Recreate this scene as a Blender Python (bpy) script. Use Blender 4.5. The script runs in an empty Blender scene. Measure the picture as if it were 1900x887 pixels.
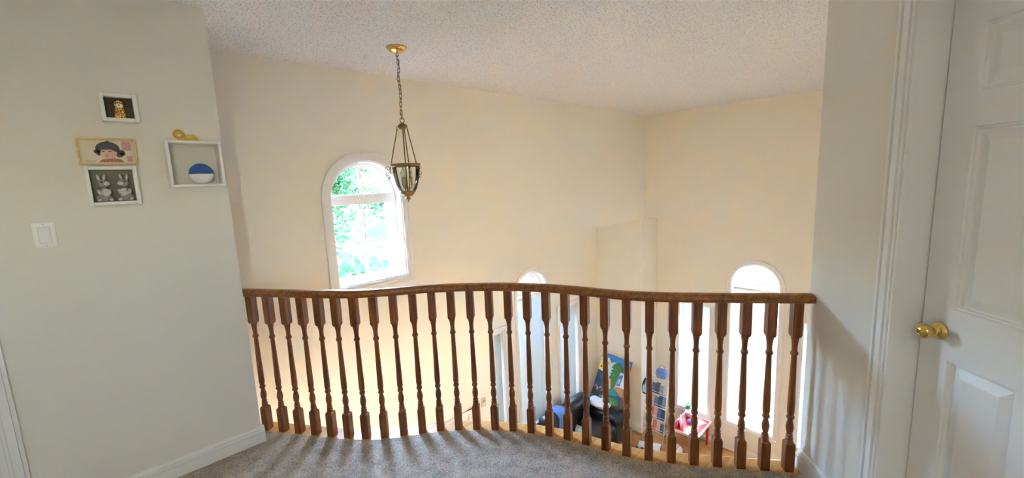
import bpy, bmesh, math, random
from mathutils import Vector, Matrix
random.seed(7)
S = bpy.context.scene
COL = S.collection
R = math.radians
PI = math.pi

# ------------------------------------------------------------------ camera
CAMZ = 1.501
cam_d = bpy.data.cameras.new('camera')
cam = bpy.data.objects.new('camera', cam_d)
COL.objects.link(cam)
cam_d.sensor_fit = 'HORIZONTAL'
cam_d.sensor_width = 36.0
cam_d.lens = 36.0 * 766.95 / 1900.0
cam_d.clip_start = 0.02
cam_d.clip_end = 500
c_r = Vector((0.71528155, -0.69761012, -0.04138144))
c_u = Vector((0.12954535, 0.0741727, 0.98879544))
c_f = Vector((0.68672433, 0.71262791, -0.14342651))
cam.matrix_world = Matrix(((c_r.x, c_u.x, -c_f.x, 0), (c_r.y, c_u.y, -c_f.y, 0), (c_r.z, c_u.z, -c_f.z, CAMZ), (0, 0, 0, 1)))
S.camera = cam

# ------------------------------------------------------------------ light
S.view_settings.view_transform = 'Standard'
S.view_settings.look = 'None'
S.view_settings.gamma = 1.0
S.view_settings.use_curve_mapping = False
S.view_settings.exposure = 1.86
S.cycles.use_denoising = True
S.cycles.max_bounces = 14
S.cycles.diffuse_bounces = 9
S.cycles.transparent_max_bounces = 24
S.cycles.caustics_reflective = False
S.cycles.caustics_refractive = False
S.cycles.sample_clamp_indirect = 12

SUN_EL, SUN_AZ = 52.0, 22.0          # the sun stands on the bay window side
world = bpy.data.worlds.new('sky')
S.world = world
world.use_nodes = True
wn = world.node_tree
for n in list(wn.nodes):
    wn.nodes.remove(n)
sky = wn.nodes.new('ShaderNodeTexSky')
sky.sky_type = 'NISHITA'
sky.sun_disc = False
sky.sun_elevation = R(SUN_EL)
sky.sun_rotation = R(90 - SUN_AZ)
sky.air_density = 1.0
sky.dust_density = 0.4
sky.ozone_density = 1.0
bg = wn.nodes.new('ShaderNodeBackground')
bg.inputs[1].default_value = 11.5
wo = wn.nodes.new('ShaderNodeOutputWorld')
wn.links.new(sky.outputs[0], bg.inputs[0])
wn.links.new(bg.outputs[0], wo.inputs[0])

sun_d = bpy.data.lights.new('sun', 'SUN')
sun_d.energy = 14.0
sun_d.angle = R(0.6)
sun_d.color = (1.0, 0.95, 0.88)
sun = bpy.data.objects.new('sun', sun_d)
COL.objects.link(sun)
sdir = Vector((-math.cos(R(SUN_EL)) * math.cos(R(SUN_AZ)), -math.cos(R(SUN_EL)) * math.sin(R(SUN_AZ)), -math.sin(R(SUN_EL))))
sun.rotation_euler = sdir.to_track_quat('-Z', 'Y').to_euler()
sun.location = (12, 6, 14)


def portal(loc, rotz, w, h):
    d = bpy.data.lights.new('sky_portal', 'AREA')
    d.shape = 'RECTANGLE'
    d.size = w
    d.size_y = h
    d.cycles.is_portal = True
    o = bpy.data.objects.new('sky_portal', d)
    COL.objects.link(o)
    o.matrix_world = Matrix.Translation(loc) @ Matrix.Rotation(rotz, 4, 'Z') @ Matrix.Rotation(-PI / 2, 4, 'X')
    return o


# ------------------------------------------------------------------ measured place (metres; X and Y run along the walls)
ZC = 2.44        # ceiling over the landing
ZF = -3.17       # floor of the room below
ZL = 0.75        # underside of the upper walls over the two recesses
D2 = 3.466       # wall with the arched window
D1 = 6.537       # short upper wall over the bay
XP = 6.395       # corner post of the alcove
YA = 4.39        # window wall of the alcove
XB = 6.965       # window wall of the bay
XL0, XL1, YL, YLB = -2.6, 0.48, 2.728, 2.975   # wall with the pictures
XR, YR, AR = 2.319, 0.391, R(43.16)            # end of the wall with the door, its direction
YS = 0.27        # wall closing the room on the side of the door wall
DR = Vector((math.cos(AR), math.sin(AR), 0))
NR = Vector((-math.sin(AR), math.cos(AR), 0))


# ------------------------------------------------------------------ materials
MATS = {}


def srgb(r, g, b):
    def f(c):
        c /= 255.0
        return c / 12.92 if c <= 0.04045 else ((c + 0.055) / 1.055) ** 2.4
    return (f(r), f(g), f(b), 1.0)


def nodes_of(name):
    m = bpy.data.materials.new(name)
    m.use_nodes = True
    nt = m.node_tree
    return m, nt, nt.nodes['Principled BSDF']


def mat(name, col, rough=0.5, metal=0.0, bump=0.0, scale=60.0, var=0.0, spec=0.5, coat=0.0, stretch=(1, 1, 1), sheen=0.0, transl=0.0):
    """Plain procedural material: colour with fine variation and fine relief."""
    if name in MATS:
        return MATS[name]
    m, nt, p = nodes_of(name)
    p.inputs['Base Color'].default_value = col
    p.inputs['Roughness'].default_value = rough
    p.inputs['Metallic'].default_value = metal
    p.inputs['Specular IOR Level'].default_value = spec
    p.inputs['Coat Weight'].default_value = coat
    p.inputs['Sheen Weight'].default_value = sheen
    if var or bump:
        tc = nt.nodes.new('ShaderNodeTexCoord')
        mp = nt.nodes.new('ShaderNodeMapping')
        mp.inputs['Scale'].default_value = stretch
        nz = nt.nodes.new('ShaderNodeTexNoise')
        nz.inputs['Scale'].default_value = scale
        nz.inputs['Detail'].default_value = 4
        nt.links.new(tc.outputs['Object'], mp.inputs[0])
        nt.links.new(mp.outputs[0], nz.inputs[0])
        if var:
            mx = nt.nodes.new('ShaderNodeMixRGB')
            mx.inputs[1].default_value = tuple(max(0, c * (1 - var)) for c in col[:3]) + (1,)
            mx.inputs[2].default_value = tuple(min(1, c * (1 + var)) for c in col[:3]) + (1,)
            nt.links.new(nz.outputs[0], mx.inputs[0])
            nt.links.new(mx.outputs[0], p.inputs['Base Color'])
        if bump:
            bp = nt.nodes.new('ShaderNodeBump')
            bp.inputs['Strength'].default_value = bump
            bp.inputs['Distance'].default_value = 0.01
            nt.links.new(nz.outputs[0], bp.inputs['Height'])
            nt.links.new(bp.outputs[0], p.inputs['Normal'])
    if transl:
        tr = nt.nodes.new('ShaderNodeBsdfTranslucent')
        tr.inputs[0].default_value = col
        ms = nt.nodes.new('ShaderNodeMixShader')
        ms.inputs[0].default_value = transl
        out = nt.nodes['Material Output']
        nt.links.new(p.outputs[0], ms.inputs[1])
        nt.links.new(tr.outputs[0], ms.inputs[2])
        nt.links.new(ms.outputs[0], out.inputs[0])
    MATS[name] = m
    return m


def wood(name, dark, light, rough=0.35, scale=1.0, axis='Z', coat=0.3):
    if name in MATS:
        return MATS[name]
    m, nt, p = nodes_of(name)
    tc = nt.nodes.new('ShaderNodeTexCoord')
    oi = nt.nodes.new('ShaderNodeObjectInfo')
    add = nt.nodes.new('ShaderNodeVectorMath')
    add.operation = 'ADD'
    sc = nt.nodes.new('ShaderNodeVectorMath')
    sc.operation = 'SCALE'
    sc.inputs[3].default_value = 37.0
    cmb = nt.nodes.new('ShaderNodeCombineXYZ')
    for i in range(3):
        nt.links.new(oi.outputs['Random'], cmb.inputs[i])
    nt.links.new(cmb.outputs[0], sc.inputs[0])
    nt.links.new(tc.outputs['Object'], add.inputs[0])
    nt.links.new(sc.outputs[0], add.inputs[1])
    mp = nt.nodes.new('ShaderNodeMapping')
    s = {'Z': (28, 28, 1.6), 'X': (1.6, 28, 28), 'Y': (28, 1.6, 28)}[axis]
    mp.inputs['Scale'].default_value = tuple(v * scale for v in s)
    nt.links.new(add.outputs[0], mp.inputs[0])
    nz = nt.nodes.new('ShaderNodeTexNoise')
    nz.inputs['Scale'].default_value = 2.2
    nz.inputs['Detail'].default_value = 6
    nz.inputs['Roughness'].default_value = 0.6
    nt.links.new(mp.outputs[0], nz.inputs[0])
    fine = nt.nodes.new('ShaderNodeTexNoise')
    fine.inputs['Scale'].default_value = 9
    fine.inputs['Detail'].default_value = 2
    nt.links.new(mp.outputs[0], fine.inputs[0])
    mth = nt.nodes.new('ShaderNodeMath')
    mth.operation = 'MULTIPLY_ADD'
    mth.inputs[1].default_value = 0.35
    nt.links.new(fine.outputs[0], mth.inputs[0])
    nt.links.new(nz.outputs[0], mth.inputs[2])
    rp = nt.nodes.new('ShaderNodeValToRGB')
    rp.color_ramp.elements[0].position = 0.46
    rp.color_ramp.elements[0].color = dark
    rp.color_ramp.elements[1].position = 0.82
    rp.color_ramp.elements[1].color = light
    nt.links.new(mth.outputs[0], rp.inputs[0])
    nt.links.new(rp.outputs[0], p.inputs['Base Color'])
    p.inputs['Roughness'].default_value = rough
    p.inputs['Coat Weight'].default_value = coat
    p.inputs['Coat Roughness'].default_value = 0.25
    bp = nt.nodes.new('ShaderNodeBump')
    bp.inputs['Strength'].default_value = 0.08
    bp.inputs['Distance'].default_value = 0.004
    nt.links.new(mth.outputs[0], bp.inputs['Height'])
    nt.links.new(bp.outputs[0], p.inputs['Normal'])
    MATS[name] = m
    return m


def glass(name, tint=(1, 1, 1, 1), gloss=0.12):
    """Thin clear pane: lets light through, mirrors a little at grazing angles."""
    if name in MATS:
        return MATS[name]
    m, nt, p = nodes_of(name)
    nt.nodes.remove(p)
    out = nt.nodes['Material Output']
    t = nt.nodes.new('ShaderNodeBsdfTransparent')
    t.inputs[0].default_value = tint
    g = nt.nodes.new('ShaderNodeBsdfGlossy')
    g.inputs['Roughness'].default_value = 0.02
    fr = nt.nodes.new('ShaderNodeFresnel')
    fr.inputs[0].default_value = 1.45
    mu = nt.nodes.new('ShaderNodeMath')
    mu.operation = 'MULTIPLY'
    mu.inputs[1].default_value = gloss * 5
    nt.links.new(fr.outputs[0], mu.inputs[0])
    ms = nt.nodes.new('ShaderNodeMixShader')
    nt.links.new(mu.outputs[0], ms.inputs[0])
    nt.links.new(t.outputs[0], ms.inputs[1])
    nt.links.new(g.outputs[0], ms.inputs[2])
    nt.links.new(ms.outputs[0], out.inputs[0])
    MATS[name] = m
    return m


def carpet_mat():
    m, nt, p = nodes_of('carpet')
    tc = nt.nodes.new('ShaderNodeTexCoord')
    a = nt.nodes.new('ShaderNodeTexNoise')
    a.inputs['Scale'].default_value = 130
    a.inputs['Detail'].default_value = 3
    b = nt.nodes.new('ShaderNodeTexNoise')
    b.inputs['Scale'].default_value = 14
    b.inputs['Detail'].default_value = 3
    nt.links.new(tc.outputs['Object'], a.inputs[0])
    nt.links.new(tc.outputs['Object'], b.inputs[0])
    mx = nt.nodes.new('ShaderNodeMath')
    mx.operation = 'MULTIPLY_ADD'
    mx.inputs[1].default_value = 0.45
    nt.links.new(b.outputs[0], mx.inputs[0])
    nt.links.new(a.outputs[0], mx.inputs[2])
    rp = nt.nodes.new('ShaderNodeValToRGB')
    rp.color_ramp.elements[0].position = 0.50
    rp.color_ramp.elements[0].color = (0.20, 0.172, 0.138, 1)
    rp.color_ramp.elements[1].position = 0.95
    rp.color_ramp.elements[1].color = (0.64, 0.545, 0.435, 1)
    nt.links.new(mx.outputs[0], rp.inputs[0])
    nt.links.new(rp.outputs[0], p.inputs['Base Color'])
    p.inputs['Roughness'].default_value = 0.95
    p.inputs['Specular IOR Level'].default_value = 0.1
    p.inputs['Sheen Weight'].default_value = 0.25
    bp = nt.nodes.new('ShaderNodeBump')
    bp.inputs['Strength'].default_value = 0.9
    bp.inputs['Distance'].default_value = 0.012
    nt.links.new(mx.outputs[0], bp.inputs['Height'])
    nt.links.new(bp.outputs[0], p.inputs['Normal'])
    return m


def popcorn_mat():
    m, nt, p = nodes_of('popcorn_ceiling')
    tc = nt.nodes.new('ShaderNodeTexCoord')
    v = nt.nodes.new('ShaderNodeTexNoise')
    v.inputs['Scale'].default_value = 105
    v.inputs['Detail'].default_value = 2.5
    v.inputs['Roughness'].default_value = 0.7
    nt.links.new(tc.outputs['Object'], v.inputs[0])
    rp = nt.nodes.new('ShaderNodeValToRGB')
    rp.color_ramp.elements[0].position = 0.34
    rp.color_ramp.elements[0].color = (0.44, 0.45, 0.455, 1)
    rp.color_ramp.elements[1].position = 0.46
    rp.color_ramp.elements[1].color = (0.885, 0.90, 0.905, 1)
    nt.links.new(v.outputs[0], rp.inputs[0])
    nt.links.new(rp.outputs[0], p.inputs['Base Color'])
    p.inputs['Roughness'].default_value = 0.95
    p.inputs['Specular IOR Level'].default_value = 0.1
    bp = nt.nodes.new('ShaderNodeBump')
    bp.inputs['Strength'].default_value = 0.7
    bp.inputs['Distance'].default_value = 0.012
    nt.links.new(v.outputs[0], bp.inputs['Height'])
    nt.links.new(bp.outputs[0], p.inputs['Normal'])
    return m


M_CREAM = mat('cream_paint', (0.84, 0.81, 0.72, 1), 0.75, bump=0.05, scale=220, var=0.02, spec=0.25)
M_CREAM_COOL = mat('cream_paint_cool_light', (0.745, 0.725, 0.66, 1), 0.7, bump=0.05, scale=220, var=0.02, spec=0.25)  # same cream paint on the landing, cooler light put into its colour
M_TRIM = mat('white_trim', (0.80, 0.80, 0.79, 1), 0.35, bump=0.02, scale=90, var=0.015)
M_DOOR = mat('white_door', (0.76, 0.76, 0.75, 1), 0.42, bump=0.03, scale=160, var=0.015)
M_WIN = mat('white_vinyl', (0.84, 0.84, 0.84, 1), 0.4, bump=0.01, scale=60, var=0.01)
M_BLIND = mat('blind_slats', (0.56, 0.62, 0.62, 1), 0.5, transl=0.018)
M_OAK = wood('honey_oak', (0.055, 0.012, 0.0015, 1), (0.25, 0.068, 0.008, 1), 0.42, coat=.06)
M_RAIL = wood('rail_oak', (0.085, 0.022, 0.003, 1), (0.31, 0.105, 0.016, 1), 0.36, axis='X', coat=.12)
M_NOSE = wood('light_oak', (0.44, 0.20, 0.05, 1), (0.68, 0.38, 0.12, 1), 0.4, axis='X', coat=0.1)
M_FLOOR = wood('oak_floor', (0.30, 0.125, 0.028, 1), (0.54, 0.27, 0.07, 1), 0.28, scale=0.35, axis='Y')
M_CARPET = carpet_mat()
M_POP = popcorn_mat()
M_BRASS = mat('polished_brass', (0.72, 0.50, 0.16, 1), 0.16, 1.0)
M_ABRASS = mat('antique_brass', (0.30, 0.20, 0.085, 1), 0.34, 1.0, bump=0.05, scale=80, var=0.25)
M_DBRASS = mat('dark_brass', (0.16, 0.105, 0.05, 1), 0.4, 1.0, var=0.25, scale=60)
M_GLASS = glass('window_glass')
M_LGLASS = glass('lantern_glass', (0.93, 0.97, 0.95, 1), 0.22)
M_BRICK = mat('exterior_brick', (0.20, 0.095, 0.08, 1), 0.9, spec=.05, bump=0.3, scale=30, var=0.25)
M_WHITE = mat('white_lacquer', (0.82, 0.82, 0.81, 1), 0.35, var=0.01, bump=0.01)
M_BLACK = mat('black_leather', (0.012, 0.012, 0.014, 1), 0.32, bump=0.35, scale=26, var=0.2)


# ------------------------------------------------------------------ mesh builder
class MB:
    def __init__(self):
        self.v, self.f, self.m, self.s = [], [], [], []

    def add(self, vs, fs, mi=0, smooth=False):
        o = len(self.v)
        self.v += [tuple(x) for x in vs]
        for f in fs:
            self.f.append(tuple(i + o for i in f))
            self.m.append(mi)
            self.s.append(smooth)
        return self

    def box(self, a, b, mi=0):
        x0, y0, z0 = a
        x1, y1, z1 = b
        vs = [(x0, y0, z0), (x1, y0, z0), (x1, y1, z0), (x0, y1, z0), (x0, y0, z1), (x1, y0, z1), (x1, y1, z1), (x0, y1, z1)]
        return self.add(vs, [(0, 3, 2, 1), (4, 5, 6, 7), (0, 1, 5, 4), (1, 2, 6, 5), (2, 3, 7, 6), (3, 0, 4, 7)], mi)

    def rbox(self, a, b, r, mi=0, n=3):
        """box with rounded edges"""
        a, b = Vector(a), Vector(b)
        c, h = (a + b) / 2, (b - a) / 2
        r = min(r, h.x * .98, h.y * .98, h.z * .98)
        bm = bmesh.new()
        bmesh.ops.create_cube(bm, size=1)
        for v in bm.verts:
            v.co = Vector((v.co.x * 2 * h.x, v.co.y * 2 * h.y, v.co.z * 2 * h.z)) + c
        bmesh.ops.bevel(bm, geom=list(bm.edges), offset=r, segments=n, profile=0.5, affect='EDGES')
        bm.verts.index_update()
        self.add([v.co[:] for v in bm.verts], [[v.index for v in f.verts] for f in bm.faces], mi, True)
        bm.free()
        return self

    def hexa(self, p, mi=0):
        """8 corners: 4 lower counter-clockwise, 4 upper"""
        return self.add(p, [(0, 3, 2, 1), (4, 5, 6, 7), (0, 1, 5, 4), (1, 2, 6, 5), (2, 3, 7, 6), (3, 0, 4, 7)], mi)

    def prism(self, pts, z0, z1, mi=0):
        n = len(pts)
        vs = [(x, y, z0) for x, y in pts] + [(x, y, z1) for x, y in pts]
        fs = [tuple(range(n - 1, -1, -1)), tuple(range(n, 2 * n))]
        fs += [(i, (i + 1) % n, n + (i + 1) % n, n + i) for i in range(n)]
        return self.add(vs, fs, mi)

    def lathe(self, prof, n=20, mi=0, c=(0, 0), smooth=True, cap=True):
        o = []
        for r, z in prof:
            for k in range(n):
                a = 2 * PI * k / n
                o.append((c[0] + r * math.cos(a), c[1] + r * math.sin(a), z))
        fs = []
        for i in range(len(prof) - 1):
            for k in range(n):
                fs.append((i * n + k, i * n + (k + 1) % n, (i + 1) * n + (k + 1) % n, (i + 1) * n + k))
        self.add(o, fs, mi, smooth)
        if cap:
            L = len(prof)
            self.add(o[:n], [tuple(range(n - 1, -1, -1))], mi)
            self.add(o[(L - 1) * n:], [tuple(range(n))], mi)
        return self

    def tube(self, pts, r, n=8, mi=0, closed=False, cap=True):
        pts = [Vector(p) for p in pts]
        rr = r if isinstance(r, (list, tuple)) else [r] * len(pts)
        N = len(pts)
        t0 = (pts[1] - pts[0]).normalized()
        ref = Vector((0, 0, 1)) if abs(t0.z) < 0.9 else Vector((1, 0, 0))
        u = t0.cross(ref).normalized()
        vs = []
        for i in range(N):
            if closed:
                t = (pts[(i + 1) % N] - pts[i - 1]).normalized()
            else:
                t = (pts[min(i + 1, N - 1)] - pts[max(i - 1, 0)]).normalized()
            u = (u - t * u.dot(t))
            u = u.normalized() if u.length > 1e-6 else t.orthogonal().normalized()
            w = t.cross(u)
            for k in range(n):
                a = 2 * PI * k / n
                vs.append(pts[i] + (u * math.cos(a) + w * math.sin(a)) * rr[i])
        fs = []
        for i in range(N if closed else N - 1):
            j = (i + 1) % N
            for k in range(n):
                fs.append((i * n + k, i * n + (k + 1) % n, j * n + (k + 1) % n, j * n + k))
        self.add(vs, fs, mi, True)
        if cap and not closed:
            self.add(vs[:n], [tuple(range(n - 1, -1, -1))], mi)
            self.add(vs[-n:], [tuple(range(n))], mi)
        return self

    def ball(self, c, r, mi=0, n=14, m=9, rot=None):
        if not isinstance(r, (list, tuple)):
            r = (r, r, r)
        vs, fs = [], []
        M = rot if rot else Matrix.Identity(3)
        for i in range(m + 1):
            t = PI * i / m
            for k in range(n):
                a = 2 * PI * k / n
                p = Vector((r[0] * math.sin(t) * math.cos(a), r[1] * math.sin(t) * math.sin(a), r[2] * math.cos(t)))
                vs.append(Vector(c) + M @ p)
        for i in range(m):
            for k in range(n):
                fs.append((i * n + k, (i + 1) * n + k, (i + 1) * n + (k + 1) % n, i * n + (k + 1) % n))
        return self.add(vs, fs, mi, True)

    def sweep(self, path, prof, mi=0, smooth=True, cap=True):
        """sweep an (offset, height) section along an open path in plan; offset is to the left of the path"""
        P = [Vector((p[0], p[1], 0)) for p in path]
        n = len(prof)
        vs = []
        for i, p in enumerate(P):
            t = (P[min(i + 1, len(P) - 1)] - P[max(i - 1, 0)]).normalized()
            l = Vector((-t.y, t.x, 0))
            for o, z in prof:
                q = p + l * o
                vs.append((q.x, q.y, z))
        fs = []
        for i in range(len(P) - 1):
            for k in range(n):
                fs.append((i * n + k, i * n + (k + 1) % n, (i + 1) * n + (k + 1) % n, (i + 1) * n + k))
        self.add(vs, fs, mi, smooth)
        if cap:
            self.add(vs[:n], [tuple(range(n - 1, -1, -1))], mi)
            self.add(vs[-n:], [tuple(range(n))], mi)
        return self

    def mesh(self, name, mats, weld=True):
        me = bpy.data.meshes.new(name)
        me.from_pydata(self.v, [], self.f)
        for m in (mats if isinstance(mats, (list, tuple)) else [mats]):
            me.materials.append(m)
        for p, mi, s in zip(me.polygons, self.m, self.s):
            p.material_index = mi
            p.use_smooth = s
        bm = bmesh.new()
        bm.from_mesh(me)
        bmesh.ops.remove_doubles(bm, verts=bm.verts, dist=1e-6)
        bmesh.ops.recalc_face_normals(bm, faces=bm.faces)
        bm.to_mesh(me)
        bm.free()
        return me


def obj(name, mb, mats, parent=None, loc=(0, 0, 0), rz=0.0, label=None, cat=None, group=None, kind=None):
    me = mb if isinstance(mb, bpy.types.Mesh) else mb.mesh(name, mats)
    o = bpy.data.objects.new(name, me)
    COL.objects.link(o)
    o.location = loc
    if rz:
        o.rotation_euler = (0, 0, rz)
    if parent:
        o.parent = parent
    tag(o, label, cat, group, kind)
    return o


def tag(o, label=None, cat=None, group=None, kind=None):
    for k, v in (('label', label), ('category', cat), ('group', group), ('kind', kind)):
        if v:
            o[k] = v
    return o


def thing(name, label, cat, loc=(0, 0, 0), rz=0.0, group=None, kind=None):
    o = bpy.data.objects.new(name, None)
    o.empty_display_size = 0.1
    COL.objects.link(o)
    o.location = loc
    o.rotation_euler = (0, 0, rz)
    return tag(o, label, cat, group, kind)


def plate(outer, holes, d, mi=0, mb=None, side=0):
    """plate in the x-z plane with holes, from y=d[0] to y=d[1]"""
    mb = mb or MB()
    bm = bmesh.new()
    loops = []
    for lp in [outer] + holes:
        vs = [bm.verts.new((x, 0, z)) for x, z in lp]
        es = [bm.edges.new((vs[i], vs[(i + 1) % len(vs)])) for i in range(len(vs))]
        loops.append(lp)
    bmesh.ops.triangle_fill(bm, use_beauty=True, use_dissolve=False, edges=list(bm.edges))
    bm.verts.index_update()
    vs = [(v.co.x, v.co.z) for v in bm.verts]
    fs = [[v.index for v in f.verts] for f in bm.faces]
    bm.free()
    for y in d:
        mb.add([(x, y, z) for x, z in vs], fs, mi)
    for lp in loops:
        n = len(lp)
        q = [(x, d[0], z) for x, z in lp] + [(x, d[1], z) for x, z in lp]
        mb.add(q, [(i, (i + 1) % n, n + (i + 1) % n, n + i) for i in range(n)], mi)
    return mb


def arch_loop(hw, z0, zs, n=24, r=None):
    """closed loop: flat bottom at z0, springing at zs, half circle on top"""
    pts = [(-hw, z0), (hw, z0), (hw, zs)]
    for k in range(1, n):
        a = PI * k / n
        pts.append((hw * math.cos(a), zs + hw * math.sin(a)))
    pts.append((-hw, zs))
    return pts


def rect_loop(hw, z0, z1):
    return [(-hw, z0), (hw, z0), (hw, z1), (-hw, z1)]


def shift(lp, dx, dz=0):
    return [(x + dx, z + dz) for x, z in lp]


# ------------------------------------------------------------------ windows
# local frame: x across, y out of the house, z up; origin on the room face of the wall
WCX, WHW, WZ0, WZS = 1.62, 0.325, 0.645, 1.39           # landing window: opening
BYC, BHW, BZ0, BZS = 1.875, 0.345, -2.665, -0.285       # bay, arched
ACX = 4.625                                             # alcove, arched
SHW, SZ0, SZ1 = 0.27, -2.70, -0.72                      # flat windows beside the arched ones


def make_window(name, loc, rz, label, hw, z0, zs, arched, depth, casing, thick, fan=False, rows=(), transom=None, cols=1, sill=False, brick=True):
    """casing, jamb liner, sash, muntins, panes"""
    w = thing(name, label, 'window', loc, rz, kind='structure')
    L = (lambda h, b, t: arch_loop(h, b, t)) if arched else (lambda h, b, t: rect_loop(h, b, t))
    grow = lambda g: L(hw + g, z0 - g, zs if arched else zs + g)
    m = MB()
    steps = [(0.0, casing * .28, -0.012), (casing * .28, casing * .72, -0.018), (casing * .72, casing, -0.026)]
    for a, b, y in steps:
        plate(grow(b), [grow(a) if a else grow(0.0)], (y, 0.004), mb=m)
    obj('casing', m, M_TRIM, w)
    obj('jamb_liner', plate(grow(0.004), [grow(-0.012)], (0.0, depth + 0.05)), M_WIN, w)
    if brick:
        obj('brick_reveal', plate(grow(0.004), [grow(-0.02)], (depth + 0.05, thick + 0.012)), M_BRICK, w)
    y0, y1 = depth - 0.012, depth + 0.04
    fr = 0.036
    ztop = zs if arched else zs - 0.012
    inner_l = lambda g: L(hw - 0.012 - g, z0 + 0.012 + g, zs if arched else zs - 0.012 - g)
    ih = hw - 0.012 - fr
    if arched:
        tz0, tz1 = transom
        low = rect_loop(ih, z0 + 0.012 + fr, tz0)
        up = []
        for k in range(0, 25):
            a = PI * k / 24
            x, z = ih * math.cos(a), zs + ih * math.sin(a)
            if z >= tz1:
                up.append((x, z))
        if zs < tz1:
            xx = math.sqrt(max(0, ih * ih - (tz1 - zs) ** 2))
            up = [(xx, tz1)] + up + [(-xx, tz1)]
        else:
            up = [(ih, tz1)] + up + [(-ih, tz1)]
        obj('sash_frame', plate(inner_l(0.0), [low, up], (y0, y1)), M_WIN, w)
        obj('transom_bar', MB().box((-ih - .01, y0 - 0.012, tz0 + .006), (ih + .01, y0 + .004, tz1 - .006)), M_WIN, w)
    else:
        low = rect_loop(ih, z0 + 0.012 + fr, zs - 0.012 - fr)
        up = None
        obj('sash_frame', plate(inner_l(0.0), [low], (y0, y1)), M_WIN, w)
    lz0, lz1 = low[0][1], low[2][1]
    mw = 0.009
    # panes and muntins of the lower light
    zs_ = [lz0] + list(rows) + [lz1]
    xs_ = [-ih + 2 * ih * i / cols for i in range(cols + 1)]
    yg = depth + 0.016
    for i in range(cols):
        for j in range(len(zs_) - 1):
            obj('pane', MB().box((xs_[i], yg, zs_[j]), (xs_[i + 1], yg + 0.004, zs_[j + 1])), M_GLASS, w)
    for x in xs_[1:-1]:
        obj('muntin', MB().box((x - mw, yg - .006, lz0), (x + mw, yg + .012, lz1)), M_WIN, w)
    for z in rows:
        obj('muntin', MB().box((-ih, yg - .005, z - mw), (ih, yg + .011, z + mw)), M_WIN, w)
    if up:
        z1 = transom[1]
        if fan:
            n = len(up)
            obj('fan_pane', plate(up, [], (yg, yg + .004)), M_GLASS, w)
            for a in (45, 90, 135):
                d = Vector((math.cos(R(a)), 0, math.sin(R(a))))
                p0 = Vector((0, yg + .002, zs + .0)) + d * 0.13
                p1 = Vector((0, yg + .002, zs + .0)) + d * (ih + .006)
                obj('muntin', MB().tube([p0, p1], 0.008, 6), M_WIN, w)
            ring = [(0.13 * math.cos(PI * k / 16), yg + .002, max(z1, zs + 0.13 * math.sin(PI * k / 16))) for k in range(17)]
            obj('fan_hub', MB().tube(ring, 0.008, 6), M_WIN, w)
        else:
            for s in (-1, 1):
                half = [(x, z) for x, z in up if x * s > 0.001]
                top = (0, zs + ih)
                hp = (half + [top, (0, z1)]) if s > 0 else ([top] + half + [(0, z1)])
                obj('fan_pane', plate(hp, [], (yg, yg + .004)), M_GLASS, w)
            obj('muntin', MB().box((-mw, yg - .006, z1), (mw, yg + .012, zs + ih + .004)), M_WIN, w)
    if sill:
        obj('sill', MB().box((-hw - casing, -0.035, z0 - 0.028), (hw + casing, depth, z0 + 0.012)), M_TRIM, w)
    return w


def make_blind(label, loc, rz, hw, ztop, zbot, tilt, y):
    b = thing('window_blind', label, 'blind', loc, rz, group='slatted window blinds of the room below')
    obj('headrail', MB().box((-hw, y - .022, ztop - .035), (hw, y + .022, ztop)), M_WHITE, b)
    m = MB()
    z = ztop - .05
    c, s = math.cos(R(tilt)) * .0125, math.sin(R(tilt)) * .0125
    while z > zbot + .03:
        m.add([(-hw + .004, y - c, z - s), (hw - .004, y - c, z - s), (hw - .004, y, z + .0022), (-hw + .004, y, z + .0022), (hw - .004, y + c, z + s), (-hw + .004, y + c, z + s)],
              [(0, 1, 2, 3), (3, 2, 4, 5)], 0)
        z -= 0.0225
    obj('slats', m, M_BLIND, b, kind='stuff')
    obj('bottom_rail', MB().box((-hw, y - .013, zbot), (hw, y + .013, zbot + .018)), M_WHITE, b)
    for x in (-hw * .6, hw * .6):
        obj('ladder_cord', MB().tube([(x, y - .014, ztop - .03), (x, y - .014, zbot + .01)], .0012, 4), M_WHITE, b)
    return b


# ------------------------------------------------------------------ structure
def struct(name, mb, mats, label, cat, **k):
    return obj(name, mb, mats, label=label, cat=cat, kind='structure', **k)


TW = 0.30     # outer wall thickness
# wall with the arched window: full height at the left, upper wall over the alcove, corner post at the right
far = [(-1.75, ZF), (2.984, ZF), (2.984, ZL), (XP, ZL), (XP, ZF), (XB + TW, ZF), (XB + TW, ZC), (-1.75, ZC)]
struct('wall_far', plate(far, [shift(arch_loop(WHW, WZ0, WZS), WCX)], (D2, D2 + TW)), M_CREAM,
       'tall cream wall with an arched window and hanging lantern', 'wall')
make_window('window_1', (WCX, D2, 0), 0, 'arched white window showing green trees beside the hanging lantern', WHW, WZ0, WZS, True, 0.11, 0.072, TW,
            rows=(0.995,), transom=(1.335, 1.425), cols=2)
portal((WCX, D2 + TW + .03, 1.18), 0, .8, 1.2)

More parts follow.
